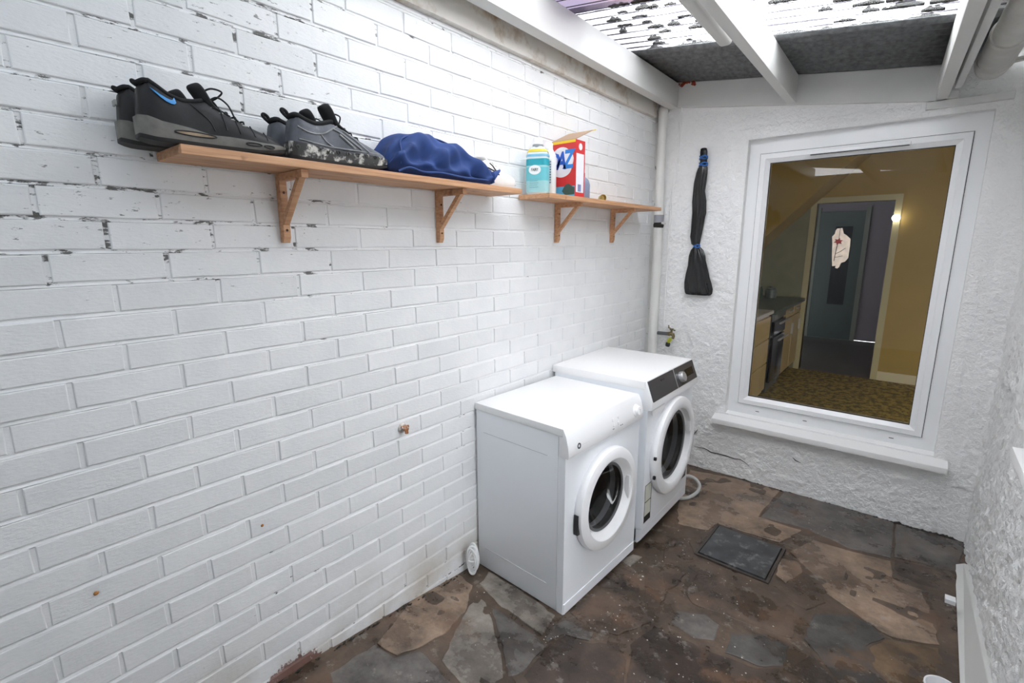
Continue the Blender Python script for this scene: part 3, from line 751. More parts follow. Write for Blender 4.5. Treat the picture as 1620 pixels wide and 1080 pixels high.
# copper pipe stub in the brick wall
t = thing('pipe_stub', 'capped copper pipe stub sticking out of the brick wall', 'pipe stub', (0, 1.131, .785))
b = MB(); b.lathe([(.016, -.005), (.022, .004), (.016, .012)], 10, Matrix.Rotation(math.pi / 2, 4, 'Y')); b.build('plaster_collar', mat('chipped_plaster', (.62, .58, .54, 1), .9, var=.4, vscale=60), t)
b = MB(); b.tube([(0, 0, 0), (.035, -.004, .004)], .010, 12); b.tube([(.016, -.016, .008), (.02, .016, .006)], .006, 8); b.tube([(.03, -.004, .014), (.034, -.004, -.016)], .007, 8); b.build('stub', M_COPPER, t, smooth=40)

# ------------------------------------------------------------------ rooms behind the glass
IY0, IB, IX0, IX1, IH = BACK + .2, 6.65, -.12, 2.7, 2.55
M_YEL = mat('mustard_wall_paint', (.33, .215, .05, 1), .6, var=.06, vscale=3)
M_TILE = mat('grey_green_wall_tile', (.20, .19, .12, 1), .45, var=.1)
M_CREAM = mat('cream_cabinet_front', (.42, .32, .16, 1), .5)
M_LINO = None
def mat_lino():
    m, n, p = base('patterned_yellow_lino')
    geo = n.new('ShaderNodeNewGeometry').outputs['Position']
    vo = n.new('ShaderNodeTexVoronoi'); n.l.new(n.mapping(geo, (1, .8, 1)), vo.inputs[0]); vo.inputs['Scale'].default_value = 16
    k = n.ramp(n.noise(n.mapping(geo, (1, .7, 1)), 20, 6, .72), [(.45, (.08, .055, .018, 1)), (.55, (.34, .25, .07, 1))])
    n.l.new(k, p.inputs['Base Color']); p.inputs['Roughness'].default_value = .5
    return m
M_LINO = mat_lino()
def st(name, mb, m, label): return tag(mb.build(name, m), label, kind='structure')
st('floor_kitchen', MB().box((IX0, IY0, -.05), (IX1, IB, 0)), M_LINO, 'patterned yellow-brown kitchen floor seen through the window')
st('ceiling_kitchen', MB().box((IX0 - .1, IY0, IH), (IX1 + .1, IB + .1, IH + .06)), M_YEL, 'kitchen ceiling behind the window')
st('wall_kitchen_left', MB().box((IX0 - .1, IY0, 0), (IX0, IB + .1, IH)), M_TILE, 'kitchen side wall behind the cabinets')
st('wall_kitchen_right', MB().box((IX1, IY0, 0), (IX1 + .1, IB + .1, IH)), M_YEL, 'kitchen wall on the far right')
DX0, DX1, DH = .53, 1.235, 1.945
wk = tag(MB().box((DX1, IB, 0), (IX1, IB + .1, IH)).box((DX0, IB, DH), (DX1, IB + .1, IH)).build('wall_kitchen_back', M_YEL), 'mustard kitchen wall round the inner doorway', kind='structure')
MB().box((IX0, IB, 0), (DX0, IB + .1, IH)).build('tiled_pier', M_TILE, wk)
mb = MB(); mb.box((DX0 - .06, IB - .015, 0), (DX0, IB + .11, DH + .06)); mb.box((DX1, IB - .015, 0), (DX1 + .06, IB + .11, DH + .06)); mb.box((DX0, IB - .015, DH), (DX1, IB + .11, DH + .06))
st('trim_8', mb, mat('dull_cream_paint', (.42, .36, .20, 1), .5), 'cream architrave round the inner doorway')
st('baseboard_kitchen', MB().box((DX1 + .06, IB - .018, 0), (IX1, IB, .10)), mat('cream_skirting', (.55, .47, .30, 1), .5), 'cream skirting at the foot of the mustard wall')
# understair soffit
mb = MB(); pr_ = [(IX0, 1.305), (1.10, 2.549), (IX0, 2.549)]
mb.add([Vector((x, y, z)) for y in (IB - .55, IB - .001) for x, z in pr_], [(0,1,2),(5,4,3),(0,3,4,1),(1,4,5,2),(2,5,3,0)])
st('ceiling_slope', mb, M_YEL, 'mustard sloping stair soffit in the kitchen corner')
# hall beyond
HB = 9.2
st('floor_hall', MB().box((-.3, IB, -.05), (2.2, HB, -.002)), mat('grey_hall_floor', (.13, .125, .12, 1), .35), 'grey floor of the hall beyond the doorway')
wh = st('wall_hall', MB().box((-.3, HB, 0), (2.2, HB + .1, 2.4)).box((-.4, IB + .1, 0), (-.3, HB, 2.4)).box((1.32, IB + .1, 0), (1.42, HB, 2.4)).box((-.4, IB + .1, 2.4), (2.2, HB + .1, 2.45)), mat('lilac_grey_paint', (.30, .27, .31, 1), .6), 'lilac-grey hall wall beyond the doorway')
d = thing('door_1', 'dark teal glazed door standing at the end of the hall', None, (0, HB - .05, 0), kind='structure')
MB().box((.22, 0, 0), (.80, .04, 1.98)).build('door_leaf', mat('dark_teal_paint', (.05, .085, .085, 1), .4), d, bevel=.004)
MB().box((.44, -.006, .55), (.66, .0, 1.75)).build('door_pane', mat('dark_door_glass', (.02, .025, .03, 1), .1), d)
for x in (.16, .80): MB().box((x, -.02, 0), (x + .06, .05, 2.04)).build('door_frame', mat('pale_green_frame', (.25, .28, .24, 1), .5), d)
# cabinets, cooker, worktop
CZ = .865
wt = MB().box((IX0, 5.12, CZ - .035), (.52, IB, CZ)).build('worktop', mat('dark_green_laminate', (.06, .085, .075, 1), .3), bevel=.004); tag(wt, 'dark green kitchen worktop with a pale edge', 'worktop')
for i, (a, b, lab) in enumerate(((5.80, 6.22, 'cream kitchen base cabinet next to the cooker'), (6.23, 6.64, 'cream kitchen base cabinet by the inner doorway'))):
    c = thing('base_cabinet', lab, 'cabinet', (0, a, 0), group='kitchen base cabinets'); L = b - a
    MB().box((IX0, 0, .08), (.46, L, CZ - .036)).build('body', M_CREAM, c)
    dr = MB().box((.461, .006, .10), (.482, L - .006, .70)).build('door', M_CREAM, c, bevel=.004)
    MB().box((.482, L - .05, .50), (.50, L - .035, .62)).build('handle', M_SILVER, dr)
    dw = MB().box((.461, .006, .71), (.482, L - .006, CZ - .04)).build('drawer', M_CREAM, c, bevel=.004)
    MB().box((.482, L * .3, .765), (.502, L * .7, .778)).build('handle', M_SILVER, dw)
    MB().box((IX0, 0, 0), (.42, L, .08)).build('plinth', M_BLACK, c)
ck = thing('cooker', 'dark oven built under the worktop behind the window', 'cooker', (0, 5.26, 0))
MB().box((IX0, 0, .02), (.46, .53, CZ - .036)).build('body', mat('cooker_enamel', (.05, .055, .055, 1), .4), ck)
od = MB().box((.461, .01, .12), (.49, .52, .58)).build('oven_door', M_DISPLAY, ck, bevel=.006)
MB().tube([(.53, .05, .56), (.53, .48, .56)], .010, 8).build('handle', M_SILVER, od)
od = MB().box((.461, .01, .60), (.49, .52, .74)).build('grill_door', M_DISPLAY, ck, bevel=.006)
MB().tube([(.53, .05, .73), (.53, .48, .73)], .010, 8).build('handle', M_SILVER, od)
MB().box((.461, .01, .76), (.485, .52, CZ - .04)).build('control_panel', mat('dull_steel', (.2, .2, .19, 1), .4, .5), ck)
c = thing('sink_cabinet', 'pale drawer cabinet with a white top, nearest the window', 'cabinet', (.004, 4.25, 0))
MB().box((IX0, 0, .06), (.46, .86, CZ - .02)).build('body', M_CREAM, c)
for z0, z1 in ((.10, .36), (.37, .60), (.61, .82)): MB().box((.461, .01, z0), (.482, .85, z1)).build('drawer', M_CREAM, c, bevel=.006)
MB().box((IX0, 0, CZ - .018), (.50, .865, CZ + .015)).build('white_top', mat('white_sink_top', (.55, .55, .53, 1), .3), c, bevel=.01)
for i, (x, y, r, h, lab, cc) in enumerate(((.12, 6.1, .05, .16, 'dark green storage jar at the back of the worktop', (.02, .05, .04, 1)), (.20, 6.35, .06, .13, 'grey canister near the inner doorway', (.07, .09, .08, 1)))):
    t = thing('storage_jar', lab, 'jar', (x, y, CZ)); m = mat('jar_glaze', cc, .3)
    MB().lathe([(r * .8, 0), (r, .01), (r, h * .8), (r * .8, h * .86)], 20).build('jar_body', m, t, smooth=40)
    MB().lathe([(r * .85, h * .86), (r * .85, h * .95), (r * .2, h), (r * .2, h * 1.08), (r * .12, h * 1.1)], 20).build('lid', m, t, smooth=40)
# unseen kitchen and hall lamps added to light the rooms, and the spotlight
def mat_emit(name, c, s):
    m = bpy.data.materials.new(name); m.use_nodes = True; n = N(m); n.n.clear()
    e = n.new('ShaderNodeEmission'); e.inputs[0].default_value = c; e.inputs[1].default_value = s
    n.l.new(e.outputs[0], n.new('ShaderNodeOutputMaterial').inputs[0]); return m
t = thing('added_kitchen_lamp', 'round ceiling lamp added unseen to light the kitchen', 'lamp', (1.6, 5.0, IH))
MB().lathe([(.15, 0), (.15, -.02), (.13, -.03)], 24).build('lamp_base', M_PLASTIC, t, smooth=40)
MB().lathe([(.14, -.028), (.13, -.06), (.08, -.085), (.01, -.092)], 24).build('shade', mat_emit('added_kitchen_glow', (1, .80, .5, 1), 5.2), t, smooth=40)
t = thing('wall_spotlight', 'small bright white spotlight beside the inner doorway', 'lamp', (1.262, IB, 1.758))
MB().lathe([(.03, 0), (.03, .012), (.012, .014), (.012, .04)], 16, Matrix.Rotation(math.pi / 2, 4, 'X')).build('lamp_base', M_SILVER, t, smooth=40)
MB().lathe([(.02, .04), (.036, .06), (.036, .075), (.028, .082)], 16, Matrix.Rotation(math.pi / 2, 4, 'X')).build('bulb', mat_emit('lit_bulb', (1, .98, .92, 1), 14.0), t, smooth=40)
t = thing('added_hall_lamp', 'ceiling lamp added unseen to light the hall', 'lamp', (.6, 8.0, 2.4))
MB().lathe([(.12, 0), (.12, -.03), (.11, -.04)], 20).build('lamp_base', M_PLASTIC, t, smooth=40)
MB().lathe([(.11, -.038), (.10, -.06), (.05, -.08), (.01, -.085)], 20).build('shade', mat_emit('added_hall_glow', (1, .95, .95, 1), 14.0), t, smooth=40)

# ------------------------------------------------------------------ laundry machines
RY = Matrix.Rotation(math.pi / 2, 4, 'Y')          # lathe axis z -> +x
def disc(x, y, z, sq=1.0): return Matrix.Translation((x, y, z)) @ RY
def extr_y(prof, y0, y1):
    n = len(prof); mb = MB()
    return mb.add([Vector((x, y, z)) for y in (y0, y1) for x, z in prof], [tuple(range(n)), tuple(range(2*n-1, n-1, -1))] + [(i, (i+1) % n, n + (i+1) % n, n + i) for i in range(n)])

def machine_door(t, x, y, z, R, rg, ring_mat):
    d = MB().lathe([(R * .985, 0), (R, .008), (R, .022), (R * .985, .034), (R * .93, .041), (R * .80, .042), (R * .765, .036), (rg * 1.10, .012), (rg * 1.03, .004), (rg * 1.03, 0)], 64, disc(x, y, z), caps=False).build('door', ring_mat, t, smooth=35)
    MB().lathe([(rg * 1.06, .006), (rg * 1.03, .010), (rg * .97, .008), (rg * .96, .002)], 64, disc(x, y, z), caps=False).build('gasket', M_RUBBER, d, smooth=40)
    MB().lathe([(rg, .006), (rg * .96, .004), (rg * .85, -.010), (rg * .70, -.040), (rg * .50, -.055), (.004, -.062)], 48, disc(x, y, z), caps=False).build('glass_bowl', M_DOORGLASS, d, smooth=60)
    gb = d.children[-1].data if d.children and d.children[-1].name.startswith('glass_bowl') else [c for c in d.children if c.name.startswith('glass_bowl')][0].data
    if sum(p.normal.x * p.area for p in gb.polygons) < 0: gb.flip_normals()
    return d

# front tumble dryer
DW, DD, DHH = .618, .515, .857
t = thing('tumble_dryer', 'white tumble dryer in front with a round dial and small ring emblem', 'tumble dryer', (.010, 1.545, -.072), -.042)
holeY, holeZ, Rg = .305, .448, .152
mb = MB(); mb.box((0, 0, .018), (DD - .03, DW, DHH - .033)); mb.f.pop(3); mb.build('body', M_ENAMEL, t, bevel=.006, smooth=35)
def front_with_hole(x0, x1, y0, y1, z0, z1, cy, cz, r, n=64):
    """front panel with a round opening"""
    mb = MB(); out = []; inn = []
    for k in range(n):
        a = 2 * math.pi * k / n; c, s = math.cos(a), math.sin(a)
        inn.append((cy + r * c, cz + r * s))
        tt = min(((y1 - cy) / c if c > 1e-9 else (y0 - cy) / c if c < -1e-9 else 1e9), ((z1 - cz) / s if s > 1e-9 else (z0 - cz) / s if s < -1e-9 else 1e9))
        out.append((cy + tt * c, cz + tt * s))
    for c in ((y0, z0), (y1, z0), (y1, z1), (y0, z1)):
        k = min(range(n), key=lambda i: (out[i][0] - c[0]) ** 2 + (out[i][1] - c[1]) ** 2); out[k] = c
    rings = [[Vector((x, a, b)) for a, b in R] for x, R in ((x0, out), (x1, out), (x1, inn), (x0 - .03, inn))]
    return mb.loft(rings, caps=False)
front_with_hole(DD - .03, DD, 0, DW, .018, .735, holeY, holeZ, Rg * 1.02).build('front_panel', M_ENAMEL, t, smooth=30)
MB().lathe([(Rg * 1.0, .0), (Rg * 1.0, -.03), (Rg * 1.25, -.032), (Rg * 1.25, -.30), (.01, -.31)], 48, disc(DD, holeY, holeZ), caps=False).build('drum', M_DRUM, t, smooth=40)
# top and sloping control fascia
tp = extr_y([(-.004, DHH - .032), (DD - .0155, DHH - .032), (DD - .0155, DHH), (-.004, DHH)], -.003, DW + .003).build('worktop', M_ENAMEL_T, t, bevel=.003, smooth=30)
fas = extr_y([(DD - .0152, DHH - .0005), (DD - .013, DHH - .0005), (DD + .002, DHH - .028), (DD + .014, DHH - .075), (DD + .017, DHH - .112), (DD + .012, DHH - .122), (DD - .031, DHH - .122), (DD - .031, DHH - .0335), (DD - .0152, DHH - .0335)], -.002, DW + .002).build('control_panel', M_PLASTIC, t, bevel=.003, smooth=40)
k = MB().lathe([(.030, 0), (.030, .004), (.024, .008), (.022, .018), (.019, .021)], 32, Matrix.Translation((DD + .009, .555, DHH - .064)) @ Matrix.Rotation(math.pi / 2 - .22, 4, 'Y')).build('dial', M_PLASTIC, fas, smooth=35)
MB().box((DD + .012, .553, DHH - .078), (DD + .034, .557, DHH - .05)).build('dial_grip', M_PLASTIC, fas)
Mf = Matrix.Translation((DD + .0085, 0, DHH - .064)) @ Matrix.Rotation(-.25, 4, 'Y')
for yy, zz in ((.345, -.012), (.385, -.012), (.345, .010), (.392, .014)):
    MB().lathe([(.009, 0), (.009, .0025), (.006, .005)], 16, Mf @ Matrix.Translation((0, yy, zz)) @ RY).build('push_button', M_PLASTIC, fas, smooth=40)
mb = MB()
for a, b in ((.340, .362), (.368, .392), (.53, .548)): mb.box((-.001, a, .030), (.0022, b, .033), Mf)
for a, b in ((.335, .345), (.40, .408), (.415, .42)): mb.box((-.001, a, -.030), (.002, b, -.027), Mf)
mb.build('panel_print', mat('grey_print', (.25, .25, .27, 1), .6), fas)['kind'] = 'stuff'
Ml = Matrix.Translation((DD + .0135, 0, DHH - .085)) @ Matrix.Rotation(-.12, 4, 'Y')
mb = MB(); mb.lathe([(.0125, -.001), (.0125, .002), (.006, .002), (.006, -.001)], 24, Ml @ Matrix.Translation((0, .072, 0)) @ RY, caps=False)
for a, b in ((.092, .105), (.107, .118), (.12, .13), (.134, .15)): mb.box((-.001, a, -.003), (.0012, b, .003), Ml)
mb.build('emblem', mat('dark_blue_grey_print', (.05, .055, .075, 1), .5), fas)
d = machine_door(t, DD, holeY, holeZ, .238, Rg, M_PLASTIC)
MB().box((DD + .004, holeY - .242, holeZ - .075), (DD + .024, holeY - .222, holeZ + .015)).build('hinge', M_BLACK, d)
MB().box((DD + .006, holeY + .165, holeZ - .09), (DD + .036, holeY + .192, holeZ + .05)).build('handle_recess', M_PLASTIC, d, bevel=.006, smooth=30)
mb = MB(); mb.box((DD - .001, .004, .018), (DD + .004, DW - .004, .066)); mb.build('kick_plate', M_ENAMEL, t, bevel=.002)
mb = MB(); mb.box((.05, -.0014, .722), (DD - .09, .001, .7245)); mb.box((.05, -.0014, .125), (DD - .09, .001, .1275)); mb.box((DD - .036, -.0012, .02), (DD - .034, .001, .82)); mb.build('pressed_seam', mat('seam_shadow_line', (.55, .56, .58, 1), .5), t)
for a, b in ((.05, .05), (.05, DW - .05), (DD - .06, .05), (DD - .06, DW - .05)):
    MB().lathe([(.018, 0), (.02, .004), (.02, .012), (.01, .014), (.01, .02)], 14, Matrix.Translation((a, b, 0))).build('foot', M_BLACK, t, smooth=40)

# rear washing machine
WW, WD, WH = .622, .565, .925
t = thing('washing_machine', 'white washing machine behind the dryer with a dark grey control panel', 'washing machine', (.010, 2.172, -.082), 0)
oy, oz, Rw = .325, .50, .185
mb = MB(); mb.box((.01, 0, .05), (WD - .03, WW, WH - .03)); mb.f.pop(3); mb.build('body', M_ENAMEL, t, bevel=.006, smooth=35)
front_with_hole(WD - .03, WD, 0, WW, .13, .779, oy, oz, Rw * 1.02).build('front_panel', M_ENAMEL, t, smooth=30)
MB().lathe([(Rw, .0), (Rw, -.03), (Rw * 1.2, -.034), (Rw * 1.2, -.32), (.01, -.33)], 48, disc(WD, oy, oz), caps=False).build('drum', M_DRUM, t, smooth=40)
extr_y([(-.004, WH - .04), (WD - .0195, WH - .04), (WD - .0195, WH), (-.004, WH)], -.004, WW + .004).build('worktop', M_ENAMEL_T, t, bevel=.004, smooth=30)
fas = extr_y([(WD - .0192, WH - .0005), (WD - .0165, WH - .0005), (WD + .022, WH - .105), (WD + .022, WH - .14), (WD + .004, WH - .145), (WD - .031, WH - .145), (WD - .031, WH - .041), (WD - .0192, WH - .041)], -.001, WW + .001).build('fascia', M_PLASTIC, t, bevel=.003, smooth=30)
def slant(o): # point on the sloping fascia: s along the slope, offset o
    a, b = Vector((WD - .0165, 0, WH - .004)), Vector((WD + .0215, 0, WH - .104)); dd = (b - a); nn = Vector((-dd.z, 0, dd.x)).normalized(); 
    if nn.x < 0: nn = -nn
    return a, dd, nn
a_, d_, n_ = slant(0)
def slant_plate(y0, y1, s0, s1, h, name, m, par):
    P = [a_ + d_ * s + Vector((0, y, 0)) + n_ * o for o in (-.002, h) for s, y in ((s0, y0), (s0, y1), (s1, y1), (s1, y0))]
    return MB().add(P, [(0,1,2,3),(7,6,5,4),(0,4,5,1),(1,5,6,2),(2,6,7,3),(3,7,4,0)]).build(name, m, par)
dr = slant_plate(.012, .325, .0, .98, .003, 'detergent_drawer', M_GREYPANEL, fas)
cp = slant_plate(.333, WW - .006, .0, .98, .003, 'control_panel', M_GREYPANEL, fas)
slant_plate(.325, .333, .0, .98, .0035, 'panel_divider', M_SILVER, fas)
slant_plate(.47, .58, .30, .68, .005, 'display', M_DISPLAY, cp)
slant_plate(.155, .195, .16, .26, .005, 'brand_mark', mat('dim_print', (.02, .02, .02, 1), .5), dr)
kp = a_ + d_ * .55 + Vector((0, .40, 0)) + n_ * .003
rotm = Matrix.Translation(kp) @ n_.to_track_quat('Z', 'Y').to_matrix().to_4x4()
MB().lathe([(.030, 0), (.030, .012), (.026, .022), (.004, .024)], 32, rotm).build('dial', M_SILVER, cp, smooth=35)
MB().box((WD + .008, .035, WH - .178), (WD + .014, .185, WH - .150)).build('drawer_grip', M_PLASTIC, t, bevel=.003)
d = machine_door(t, WD, oy, oz, .272, Rw, M_PLASTIC)
for zz in (-.085, .02):
    MB().box((WD + .024, oy - .276, oz + zz - .012), (WD + .036, oy - .262, oz + zz + .004)).build('hinge', M_BLACK, d)
MB().box((WD + .006, oy + .19, oz + .02), (WD + .038, oy + .225, oz + .13)).build('handle_recess', M_PLASTIC, d, bevel=.006, smooth=30)
kp_ = extr_y([(WD - .05, .05), (WD - .02, .05), (WD, .075), (WD, .128), (WD - .05, .128)], .0, WW).build('kick_panel', M_ENAMEL, t, bevel=.002)
st_ = MB().box((WD + .0002, .022, .158), (WD + .0012, .098, .37)).build('energy_sticker', M_STICKER, t)
mb = MB(); mb.box((WD + .0012, .022, .158), (WD + .0018, .098, .195)); mb.box((WD + .0012, .022, .272), (WD + .0018, .098, .276))
for y_ in (.021, .096): mb.box((WD + .0012, y_, .158), (WD + .0018, y_ + .003, .37))
mb.box((WD + .0012, .022, .367), (WD + .0018, .098, .37)); mb.build('sticker_print', M_BLACK, st_)['kind'] = 'stuff'
s2 = MB().box((WD + .0002, WW - .095, .205), (WD + .0012, WW - .022, .39)).build('rating_plate', M_BLACK, t)
mb = MB()
for i in range(6): mb.box((WD + .0012, WW - .085, .225 + i * .026), (WD + .0016, WW - .035 - .01 * (i % 3), .229 + i * .026))
mb.build('plate_print', mat('pale_grey_print', (.4, .4, .38, 1), .6), s2)['kind'] = 'stuff'
for a, b in ((.06, .05), (.06, WW - .05), (WD - .08, .05), (WD - .08, WW - .05)):
    MB().lathe([(.022, 0), (.022, .012), (.01, .014), (.01, .055)], 14, Matrix.Translation((a, b, 0.0))).build('foot', M_BLACK, t, smooth=40)
# waste hose behind the washing machine
hz = fz(2.9) + .018
pts = [(.36, 2.86, hz + .05), (.45, 2.90, hz + .09), (.54, 2.97, hz + .10), (.595, 2.985, hz + .06), (.60, 2.95, hz + .02), (.57, 2.88, hz), (.52, 2.83, hz), (.46, 2.82, hz)]
def spline(P, k=8):
    P = [Vector(p) for p in P]; out = []
    for i in range(len(P) - 1):
        p0, p1, p2, p3 = P[max(i-1, 0)], P[i], P[i+1], P[min(i+2, len(P)-1)]
        for j in range(k):
            u = j / k; out.append(.5 * ((2*p1) + (p2-p0)*u + (2*p0-5*p1+4*p2-p3)*u*u + (3*p1-p0-3*p2+p3)*u**3))
    return out + [P[-1]]
tag(MB().tube(spline(pts), .011, 12).build('waste_hose', mat('grey_hose', (.52, .52, .51, 1), .45), smooth=50), 'pale grey waste hose curling out beside the washing machine', 'hose')
# vent hose end by the wall
t = thing('cable_coil', 'small coil of white flex standing between the brick wall and the dryer', 'cable', (.045, 1.472, fz(1.47)), .45)
for k, (r, y, tw) in enumerate(((1.0, -.018, .0), (.97, -.008, .1), (.90, -.022, -.1), (1.02, .004, .05), (.80, -.014, .15), (.66, -.020, -.12), (.5, -.016, .1))):
    P = []
    for a in np.linspace(0, 2 * math.pi, 33):
        P.append((.026 * r * math.cos(a) + tw * .03 * math.sin(a), y + .006 * math.sin(2 * a + k), .082 + .074 * r * math.sin(a)))
    MB().tube(P, .0042, 8, caps=False).build('flex_loop', M_PLASTIC, t, smooth=50)
MB().tube([(-.026, -.012, .082), (-.014, -.026, .082), (.0, -.030, .082), (.014, -.026, .082), (.027, -.012, .082), (.014, .008, .082), (-.014, .008, .082), (-.026, -.012, .082)], .0035, 8).build('flex_tie', M_PLASTIC, t, smooth=50)

# ------------------------------------------------------------------ shelves
SZ, SD = 1.733, .182
M_SCREW = mat('screw_head', (.06, .03, .02, 1), .4, .6)
def shelf(y0, y1, brs, label):
    t = thing('wall_shelf', label, 'shelf', (0, y0, SZ))
    MB().box((.002, 0, -.021), (SD, y1 - y0, 0)).build('board', M_PINE, t, bevel=.0015)
    for b in brs:
        yy = b - y0; h = .021
        up = MB().add([Vector((x, y, z)) for y in (yy - h/2, yy + h/2) for x, z in ((.002, -.021), (.026, -.021), (.026, -.205), (.018, -.222), (.002, -.222))], [(0,1,2,3,4),(9,8,7,6,5)] + [(i,(i+1)%5,5+(i+1)%5,5+i) for i in range(5)]).build('bracket', M_PINE, t)
        MB().box((.026, yy - h/2, -.043), (.160, yy + h/2, -.0215)).build('bracket_arm', M_PINE, up, bevel=.001)
        MB().bar((.020, yy, -.165), (.138, yy, -.038), .016, .018, (0, 1, 0)).build('bracket_brace', M_PINE, up)
        for z in (-.075, -.185): MB().lathe([(.004, 0), (.004, .0012)], 10, Matrix.Translation((.0255, yy, z)) @ RY).build('screw', M_SCREW, up)
    return t
shelf(.42, 1.672, (.725, 1.354), 'pine wall shelf carrying the shoes and blue bag, nearest the viewer')
shelf(1.872, 3.12, (2.183, 2.786), 'pine wall shelf carrying the detergents, in the far corner')

# ------------------------------------------------------------------ shoes
def lerp_tab(tab, s): return float(np.interp(s, [a for a, _ in tab], [b for _, b in tab]))
WTAB = [(0, .020), (.03, .031), (.10, .038), (.2, .040), (.32, .0375), (.45, .037), (.6, .044), (.72, .048), (.84, .044), (.93, .033), (.98, .018), (1, .006)]
def make_shoe(name, label, loc, rz, L, wk, HT, HIN, ST, mats, group, opts):
    up_m, sole_m, out_m, in_m = mats
    t = thing(name, label, 'shoe', loc, rz, group)
    S = list(np.linspace(0, 1, 25)); S = sorted(set([0, .015, .05] + S[1:-1] + [.985, 1]))
    # outsole + midsole
    def ring(s, z, k): return s, z, k
    def section_sole(z0, z1, k0, k1):
        rings = []
        for s in S:
            wd = lerp_tab(WTAB, s) * wk; y = s * L; sp = .016 * max(0, (s - .72) / .28) ** 1.6 + .006 * max(0, (.1 - s) / .1) ** 1.5
            a, b = z0(s) + sp, z1(s) + sp * .5
            rings.append([Vector((-wd * k0, y, a)), Vector((wd * k0, y, a)), Vector((wd * k1, y, a + (b - a) * .35)), Vector((wd * (k1 - .02), y, b)), Vector((-wd * (k1 - .02), y, b)), Vector((-wd * k1, y, a + (b - a) * .35))])
        return MB().loft(rings)
    so = section_sole(lambda s: .009, lambda s: lerp_tab(ST, s), 1.0, 1.06).build('midsole', sole_m, t, smooth=60)
    section_sole(lambda s: 0., lambda s: .012, .94, 1.0).build('outsole', out_m, t, smooth=60)
    # upper
    def sec(s):
        wd = lerp_tab(WTAB, s) * wk * .985; zs = lerp_tab(ST, s) - .006; h = lerp_tab(HT, s); hi = lerp_tab(HIN, s); op = hi < h - .012
        y = s * L; lean = 0
        if op:
            half = [(wd, zs), (wd * 1.0, zs + (h - zs) * .33), (wd * .86, zs + (h - zs) * .72), (wd * .72, h - .002), (wd * .62, h), (wd * .52, h - .006), (wd * .50, max(hi, h - .05)), (0, hi)]
        else:
            half = [(wd, zs), (wd * 1.0, zs + (h - zs) * .30), (wd * .92, zs + (h - zs) * .58), (wd * .74, zs + (h - zs) * .84), (wd * .58, zs + (h - zs) * .94), (wd * .40, h - .001), (wd * .2, h), (0, h)]
        return half
    rings = []
    for s in S:
        hf = sec(s); y = s * L
        lean = -.0
        R = [Vector((x, y + (0.010 * (z / .12) if s < .06 else 0), z)) for x, z in hf] + [Vector((-x, y + (0.010 * (z / .12) if s < .06 else 0), z)) for x, z in reversed(hf[:-1])]
        rings.append(R)
    u = MB().loft(rings, closed=False, caps=False)
    n = len(rings[0]); u.f.append(tuple(range(n))); u.f.append(tuple(range((len(rings)-1)*n, len(rings)*n)))
    u.build('upper', up_m, t, smooth=75)
    def surf_x(y, z, side=1):
        s = min(max(y / L, 0), 1); hf = sec(s); zs = [p[1] for p in hf[:5]]; xs_ = [p[0] for p in hf[:5]]
        return side * float(np.interp(z, zs, xs_))
    # collar lining
    pts = []
    for s in np.linspace(.03, .40, 14): pts.append((lerp_tab(WTAB, s) * wk * .61, s * L + (.009 if s < .06 else 0), lerp_tab(HT, s) + .0005))
    loop = [(-x, y, z) for x, y, z in reversed(pts)] + [(0, .03 * L * .5 + .006, lerp_tab(HT, .02) + .001)] + pts
    MB().tube(spline(loop, 3), opts.get('collar', .0055), 8).build('collar', in_m, t, smooth=60)
    # tongue
    ty, tz, tw = opts['tongue']; s0 = opts.get('tongue_root', .62)
    rr = []
    for k in range(9):
        q = k / 8; y = ty + (s0 * L - ty) * (1 - q); z = lerp_tab(HT, y / L) + .004 if q < .6 else None
        zr = lerp_tab(HT, min((ty + (s0 * L - ty) * .4) / L, 1)) + .004
        if z is None: z = zr + (tz - zr) * ((q - .6) / .4) ** .8
        wv = tw * (.75 + .25 * q) * (1 if q < .95 else .6); th = .0045
        rr.append([Vector((-wv, y - .002, z - .004)), Vector((-wv * .5, y + .002, z + .001)), Vector((0, y + .003, z + .002)), Vector((wv * .5, y + .002, z + .001)), Vector((wv, y - .002, z - .004)), Vector((wv * .6, y - .013 - .010 * q, z - .007 - .006 * q)), Vector((0, y - .016 - .010 * q, z - .006 - .006 * q)), Vector((-wv * .6, y - .013 - .010 * q, z - .007 - .006 * q))])
    subsurf(MB().loft(rr).build('tongue', in_m, t, smooth=70), 2)
    # laces
    if opts.get('laces'):
        lm = opts['lace_mat']; mb = MB(); L0, L1, nl = opts['laces']
        for k in range(nl):
            s = L0 + (L1 - L0) * k / (nl - 1); wd = lerp_tab(WTAB, s) * wk * .52; h = lerp_tab(HT, s)
            mb.tube(spline([(-wd, s * L, h - .004), (-wd * .5, s * L + .003, h + .005), (wd * .5, s * L + .006, h + .005), (wd, s * L + .003, h - .004)], 4), .0024, 6)
        for P in opts.get('bow', []): mb.tube(spline(P, 6), .0022, 6)
        mb.build('laces', lm, t, smooth=60)
        if opts.get('tabs'):
            for k in range(opts['tabs']):
                s = L0 + (L1 - L0) * k / max(1, opts['tabs'] - 1); z = lerp_tab(HT, s) - .008; x = surf_x(s * L, z)
                MB().box((-.003, -.0055, -.002), (.003, .0055, .002), Matrix.Translation((x - .002, s * L, z)) @ Matrix.Rotation(.6, 4, 'Y')).build('lace_tab', opts['tab_mat'], t)
    return t, surf_x, sec

